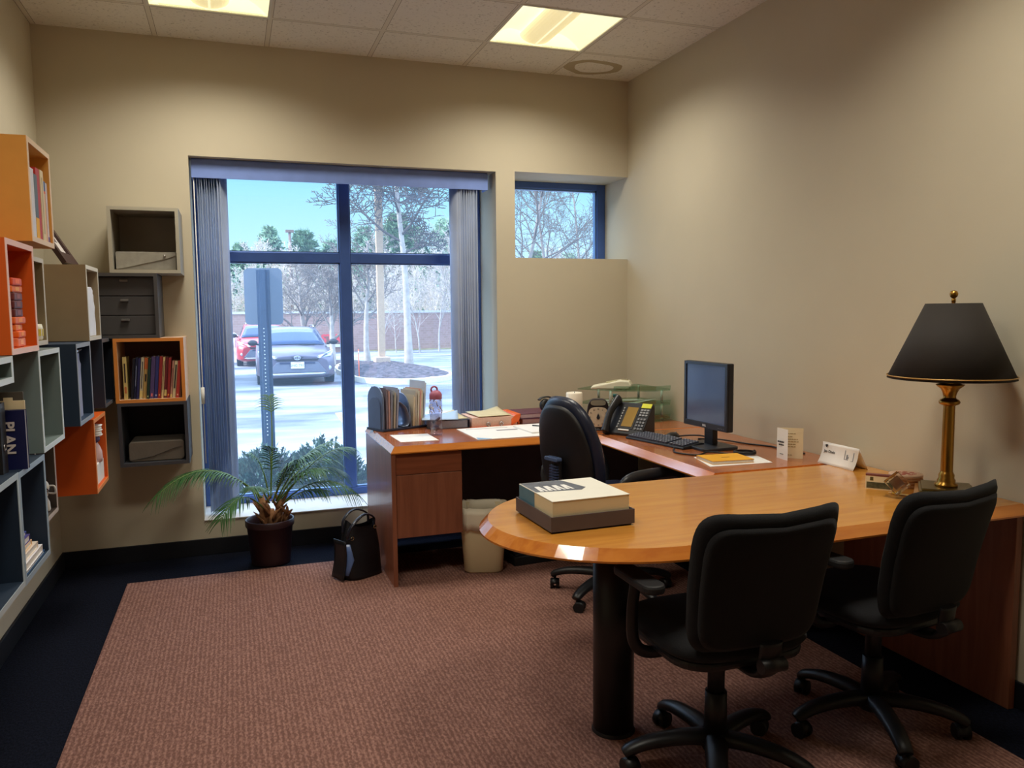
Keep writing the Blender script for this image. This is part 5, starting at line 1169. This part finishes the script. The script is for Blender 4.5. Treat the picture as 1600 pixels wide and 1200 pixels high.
t=thing('lamp_pole','tan square light pole on a concrete base in the mulch island','pole',(4.12,23.3,G+.2)); b=MB(); b.box(-.095,.095,-.095,.095,.28,9); b.build('shaft',TAN,t); b=MB(); b.box(-.22,.22,-.22,.22,-.2,.24); b.box(-.1,.1,-.1,.1,.24,.28); b.build('base',mat('pole base',(208,182,160),.7),t,bevel=.02); b=MB(); b.box(-.5,.5,-.18,.18,9,9.14); b.build('lamp_head',TAN,t)
t=thing('lamp_pole','distant brown street light pole above the pines','pole',(3.25,47,G)); b=MB(); b.cyl((0,0,0),(0,0,6.4),.085,.075,10); b.build('shaft',mat('brown pole',(128,104,96),.7),t); b=MB(); b.box(-.22,.22,-.12,.12,6.3,6.44); b.build('lamp_head',mat('brown pole',(128,104,96),.7),t)
t=thing('snow_stake','thin orange snow marker stake at the island kerb','stake',(2.96,20.05,G)); b=MB(); b.cyl((0,0,0),(0,0,.82),.013,n=8); b.build('rod',mat('orange stake',(236,104,66),.5),t); b=MB(); b.cyl((0,0,.7),(0,0,.78),.0135,n=8); b.build('reflector_band',mat('pale band',(240,180,150),.4),t)
t=thing('snow_pile','grey white heap of old snow left of the red car','snow',(.05,31.5,G)); b=MB(); rd=random.Random(6)
b.grid(lambda u,v:(-2.6+4.0*u,-1.4+2.8*v,max(0,1.12*math.sin(math.pi*u)**1.2*math.sin(math.pi*v)+rd.uniform(-.12,.12)*math.sin(math.pi*u)*math.sin(math.pi*v))),26,16,smooth=False); b.build('snow_mass',mat('dirty snow',(206,206,208),.9,amt=.25,scale=5),t)
# brick wall with banner
def brick():
    m=bpy.data.materials.new('tan brick'); m.use_nodes=True; n=m.node_tree.nodes; l=m.node_tree.links; p=n['Principled BSDF']
    t=n.new('ShaderNodeTexCoord'); mp=n.new('ShaderNodeMapping'); mp.inputs['Rotation'].default_value=(R_(90),0,0); l.new(t.outputs['Object'],mp.inputs[0])
    a=n.new('ShaderNodeTexBrick'); a.inputs['Scale'].default_value=2.4; a.inputs['Color1'].default_value=lin((186,150,140))+(1,); a.inputs['Color2'].default_value=lin((172,138,126))+(1,); a.inputs['Mortar'].default_value=lin((196,168,156))+(1,); a.inputs['Mortar Size'].default_value=.012
    l.new(mp.outputs[0],a.inputs['Vector']); l.new(a.outputs[0],p.inputs['Base Color']); p.inputs['Roughness'].default_value=.9
    return m
t=thing('brick_wall','long low tan brick wall with pale coping across the parking lot','wall',(4.5,35.9,G),5.5)
b=MB(); b.box(-14,6.2,0,.4,0,1.72); b.build('brickwork',brick(),t); b=MB(); b.box(-14,6.2,-.06,.46,1.72,1.82); b.build('coping',mat('pale coping',(214,214,216),.7),t)
t=thing('wall_banner','red block letters on a white strip mounted on the brick wall','sign',(4.08,35.74,G),5.5)
b=MB(); b.box(-.48,.48,-.02,.02,.24,.36); b.build('white_strip',WHITE,t)
text('STA',.50,frame_M((0,-.03,.60),(1,0,0),(0,0,1)),mat('red letters',(238,84,90),.5),t,'letters',ext=.02,bold=.02)
# ------------------------------------------------------------------ trees
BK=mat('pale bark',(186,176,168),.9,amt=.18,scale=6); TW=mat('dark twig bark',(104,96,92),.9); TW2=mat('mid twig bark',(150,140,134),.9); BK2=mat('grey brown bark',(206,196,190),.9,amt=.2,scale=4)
def tree_mesh(seed,h,r0,levels,kids_,first=.3,spread=50,minr=.006,lean=0,fork=False,nseg=4,q0=.62,wob=.10):
    rd=random.Random(seed); b=MB()
    def grow(p,d,L,r,lv):
        n=nseg+2 if lv==0 else (nseg if lv<3 else 2); pts=[p]; q=p.copy(); dd=d.copy()
        for i in range(n):
            w_=wob if lv==0 else .26
            dd=(dd+Vector((rd.uniform(-w_,w_),rd.uniform(-w_,w_),rd.uniform(-w_,w_)+(.10 if 0<lv<4 else 0)))).normalized(); q=q+dd*L/n; pts.append(q.copy())
        r1=max(minr*.6,r*(.35 if lv else .3)); rs=[r+(r1-r)*i/n for i in range(n+1)]
        if lv==0: rs[0]*=1.25
        b.tube(pts,rs,8 if lv==0 else 5 if lv==1 else 3,0 if lv==0 else 1,caps=False)
        if lv>=levels: return
        k=kids_[lv]
        for j in range(k):
            f=(first if lv==0 else .18)+(1-(first if lv==0 else .18))*(j+rd.uniform(.2,.9))/k; f=min(f,.99)
            i=min(n-1,int(f*n)); pp=pts[i].lerp(pts[i+1],f*n-i); bd=(pts[i+1]-pts[i]).normalized()
            az=j*2.4+rd.uniform(-.5,.5); o_=bd.orthogonal().normalized(); o_=Matrix.Rotation(az,3,bd)@o_
            an=R_(rd.uniform(spread*.65,spread*1.2)); nd=(bd*math.cos(an)+o_*math.sin(an)).normalized()
            if nd.z<-.1: nd.z=-.1
            LL=L*(q0 if lv==0 else .60)*(1.12-.55*f)*rd.uniform(.75,1.15); rr=max(minr,rs[i]*rd.uniform(.42,.58))
            grow(pp,nd,LL,rr,lv+1)
    grow(Vector((0,0,-.1)),Vector((lean,0,1)).normalized(),h,r0,0)
    return b
def tree(label,x,y,b,m,rz=0,s=1,group=None,name='bare_tree',z=G):
    o=b.build(name,m if isinstance(m,list) else [m,m],weld=False) if isinstance(b,MB) else b
    if not isinstance(b,MB): o=b.copy(); C.objects.link(o)
    o.location=(x,y,z); o.rotation_euler=(0,0,R_(rz)); o.scale=(s,s,s); 
    tag(o,label,'tree',group); return o
T1=tree('large bare tree with pale trunk in the mulch island, right of the light pole',4.72,22.3,tree_mesh(3,7.0,.118,4,(14,8,7,5),first=.46,spread=70,minr=.013,q0=.36,wob=.04),[BK,TW],z=G+.15)
T2=tree('slim bare tree just left of the tan light pole',4.02,25.2,tree_mesh(14,3.9,.10,4,(11,7,5,4),first=.36,spread=50,minr=.008,q0=.45),[BK,TW2],z=G+.1)
T3=tree('slim forked bare tree behind the grey car, nearest its right mirror',3.05,26.6,tree_mesh(23,3.0,.11,4,(11,7,6,4),first=.28,spread=48,minr=.009),[BK,TW2])
T4=tree('bare forked tree behind the roof of the grey car',2.45,28.5,tree_mesh(31,3.0,.12,4,(11,7,6,4),first=.26,spread=50,minr=.009),[BK,TW2])
T5=tree('tall bare tree filling the small high window',12.6,31,tree_mesh(44,8.8,.095,4,(12,7,6,4),first=.30,spread=55,minr=.008,q0=.42),[TW2,TW])
T6=tree('bare tree at the left edge of the small high window',9.55,26.2,T5,BK2,140,1.0)
T7=tree('bare tree at the right side of the small high window',15.4,33.5,T5,BK2,250,.95)
rd=random.Random(77)
vars_=[tree_mesh(100+i,9.0+i*.4,.11,4,(12,6,4,3),first=.14,spread=42,minr=.030,nseg=3,q0=.40) for i in range(4)]
base_=[]
FL='bare leafless tree in the woods behind the low brick wall'
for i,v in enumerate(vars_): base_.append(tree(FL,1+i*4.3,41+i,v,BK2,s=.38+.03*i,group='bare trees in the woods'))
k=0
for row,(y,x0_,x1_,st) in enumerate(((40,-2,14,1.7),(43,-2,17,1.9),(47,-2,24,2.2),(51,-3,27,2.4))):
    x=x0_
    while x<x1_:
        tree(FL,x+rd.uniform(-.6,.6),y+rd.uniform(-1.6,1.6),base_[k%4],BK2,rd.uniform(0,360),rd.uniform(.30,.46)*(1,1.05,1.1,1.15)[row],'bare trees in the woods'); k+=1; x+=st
# young saplings by the wall's right end
sp=tree_mesh(200,3.6,.035,3,(12,6,4),first=.2,spread=40,minr=.008,nseg=3)
S0=tree('thin bare sapling standing before the right end of the brick wall',7.6,33.6,sp,BK,group='saplings by the brick wall')
for x,y,s in ((5.9,33.4,.75),(8.6,34.2,1.2),(9.3,33.2,1.05),(10.1,34.4,1.3),(6.7,34.3,.6)): tree('thin bare sapling standing before the right end of the brick wall',x,y,S0,BK,rd.uniform(0,360),s,'saplings by the brick wall')
# pines
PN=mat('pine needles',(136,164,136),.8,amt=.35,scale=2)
def pine_mesh(seed,h,w_):
    rd=random.Random(seed); b=MB()
    for i in range(30):
        f=i/30; z=h*(.16+.84*f); R=w_*(1-f)**.75*(.75+.3*rd.random())+.25
        for j in range(9):
            a=j*.7+i*1.3+rd.uniform(-.3,.3); rr=R*rd.uniform(.7,1.1); tip=Vector((rr*math.cos(a),rr*math.sin(a),z+rr*.25)); p0=Vector((0,0,z-.1))
            for s_ in range(7):
                c=p0.lerp(tip,.25+.75*s_/6)
                for q in range(5):
                    o_=Vector((rd.uniform(-1,1),rd.uniform(-1,1),rd.uniform(-.3,1))).normalized(); s=o_.orthogonal()*.07; L=rd.uniform(.25,.5); b.add([c-s,c+s,c+o_*L],[(0,1,2)])
    return b
def pine(label,x,y,h,w_,seed,src=None,s=1):
    if src: o=copy_tree(src)
    else:
        o=thing('pine_tree',label,'tree',(x,y,G)); pine_mesh(seed,h,w_).build('needles',PN,o,weld=False); b=MB(); b.cyl((0,0,0),(0,0,h*.95),.22,.04,8); b.build('trunk',BK2,o)
    o.location=(x,y,G); o['label']=label; o['group']='pines behind the woods'; o.scale=(s,s,s); o.rotation_euler.z=seed*1.7; return o
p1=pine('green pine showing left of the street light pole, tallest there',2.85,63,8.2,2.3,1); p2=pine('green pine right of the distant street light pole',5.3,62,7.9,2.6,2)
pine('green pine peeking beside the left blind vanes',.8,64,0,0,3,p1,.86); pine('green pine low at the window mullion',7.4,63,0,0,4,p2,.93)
PL='green pine standing behind the bare woods'
for i,(x,y,s) in enumerate(((9.5,60,.98),(11.6,58,1.12),(13.4,60,1.0),(15.5,59,1.1),(17.6,60,.95),(4,58,.62),(1.6,57,.66),(-.5,60,.8),(22.4,58,.78),(26,60,.8),(20,57,.7),(2.6,55,.5),(6,55,.52),(8,54,.6),(10.4,55,.55),(12.4,54,.6),(14.4,55,.55),(0,54,.5),(-2,56,.6),(3.8,54,.55),(7,53,.5),(11.4,53,.5),(13.6,53,.52),(9.2,53,.48),(5,53.5,.46),(1.2,53,.5))): pine(PL,x,y,0,0,5+i,(p1,p2)[i%2],s)
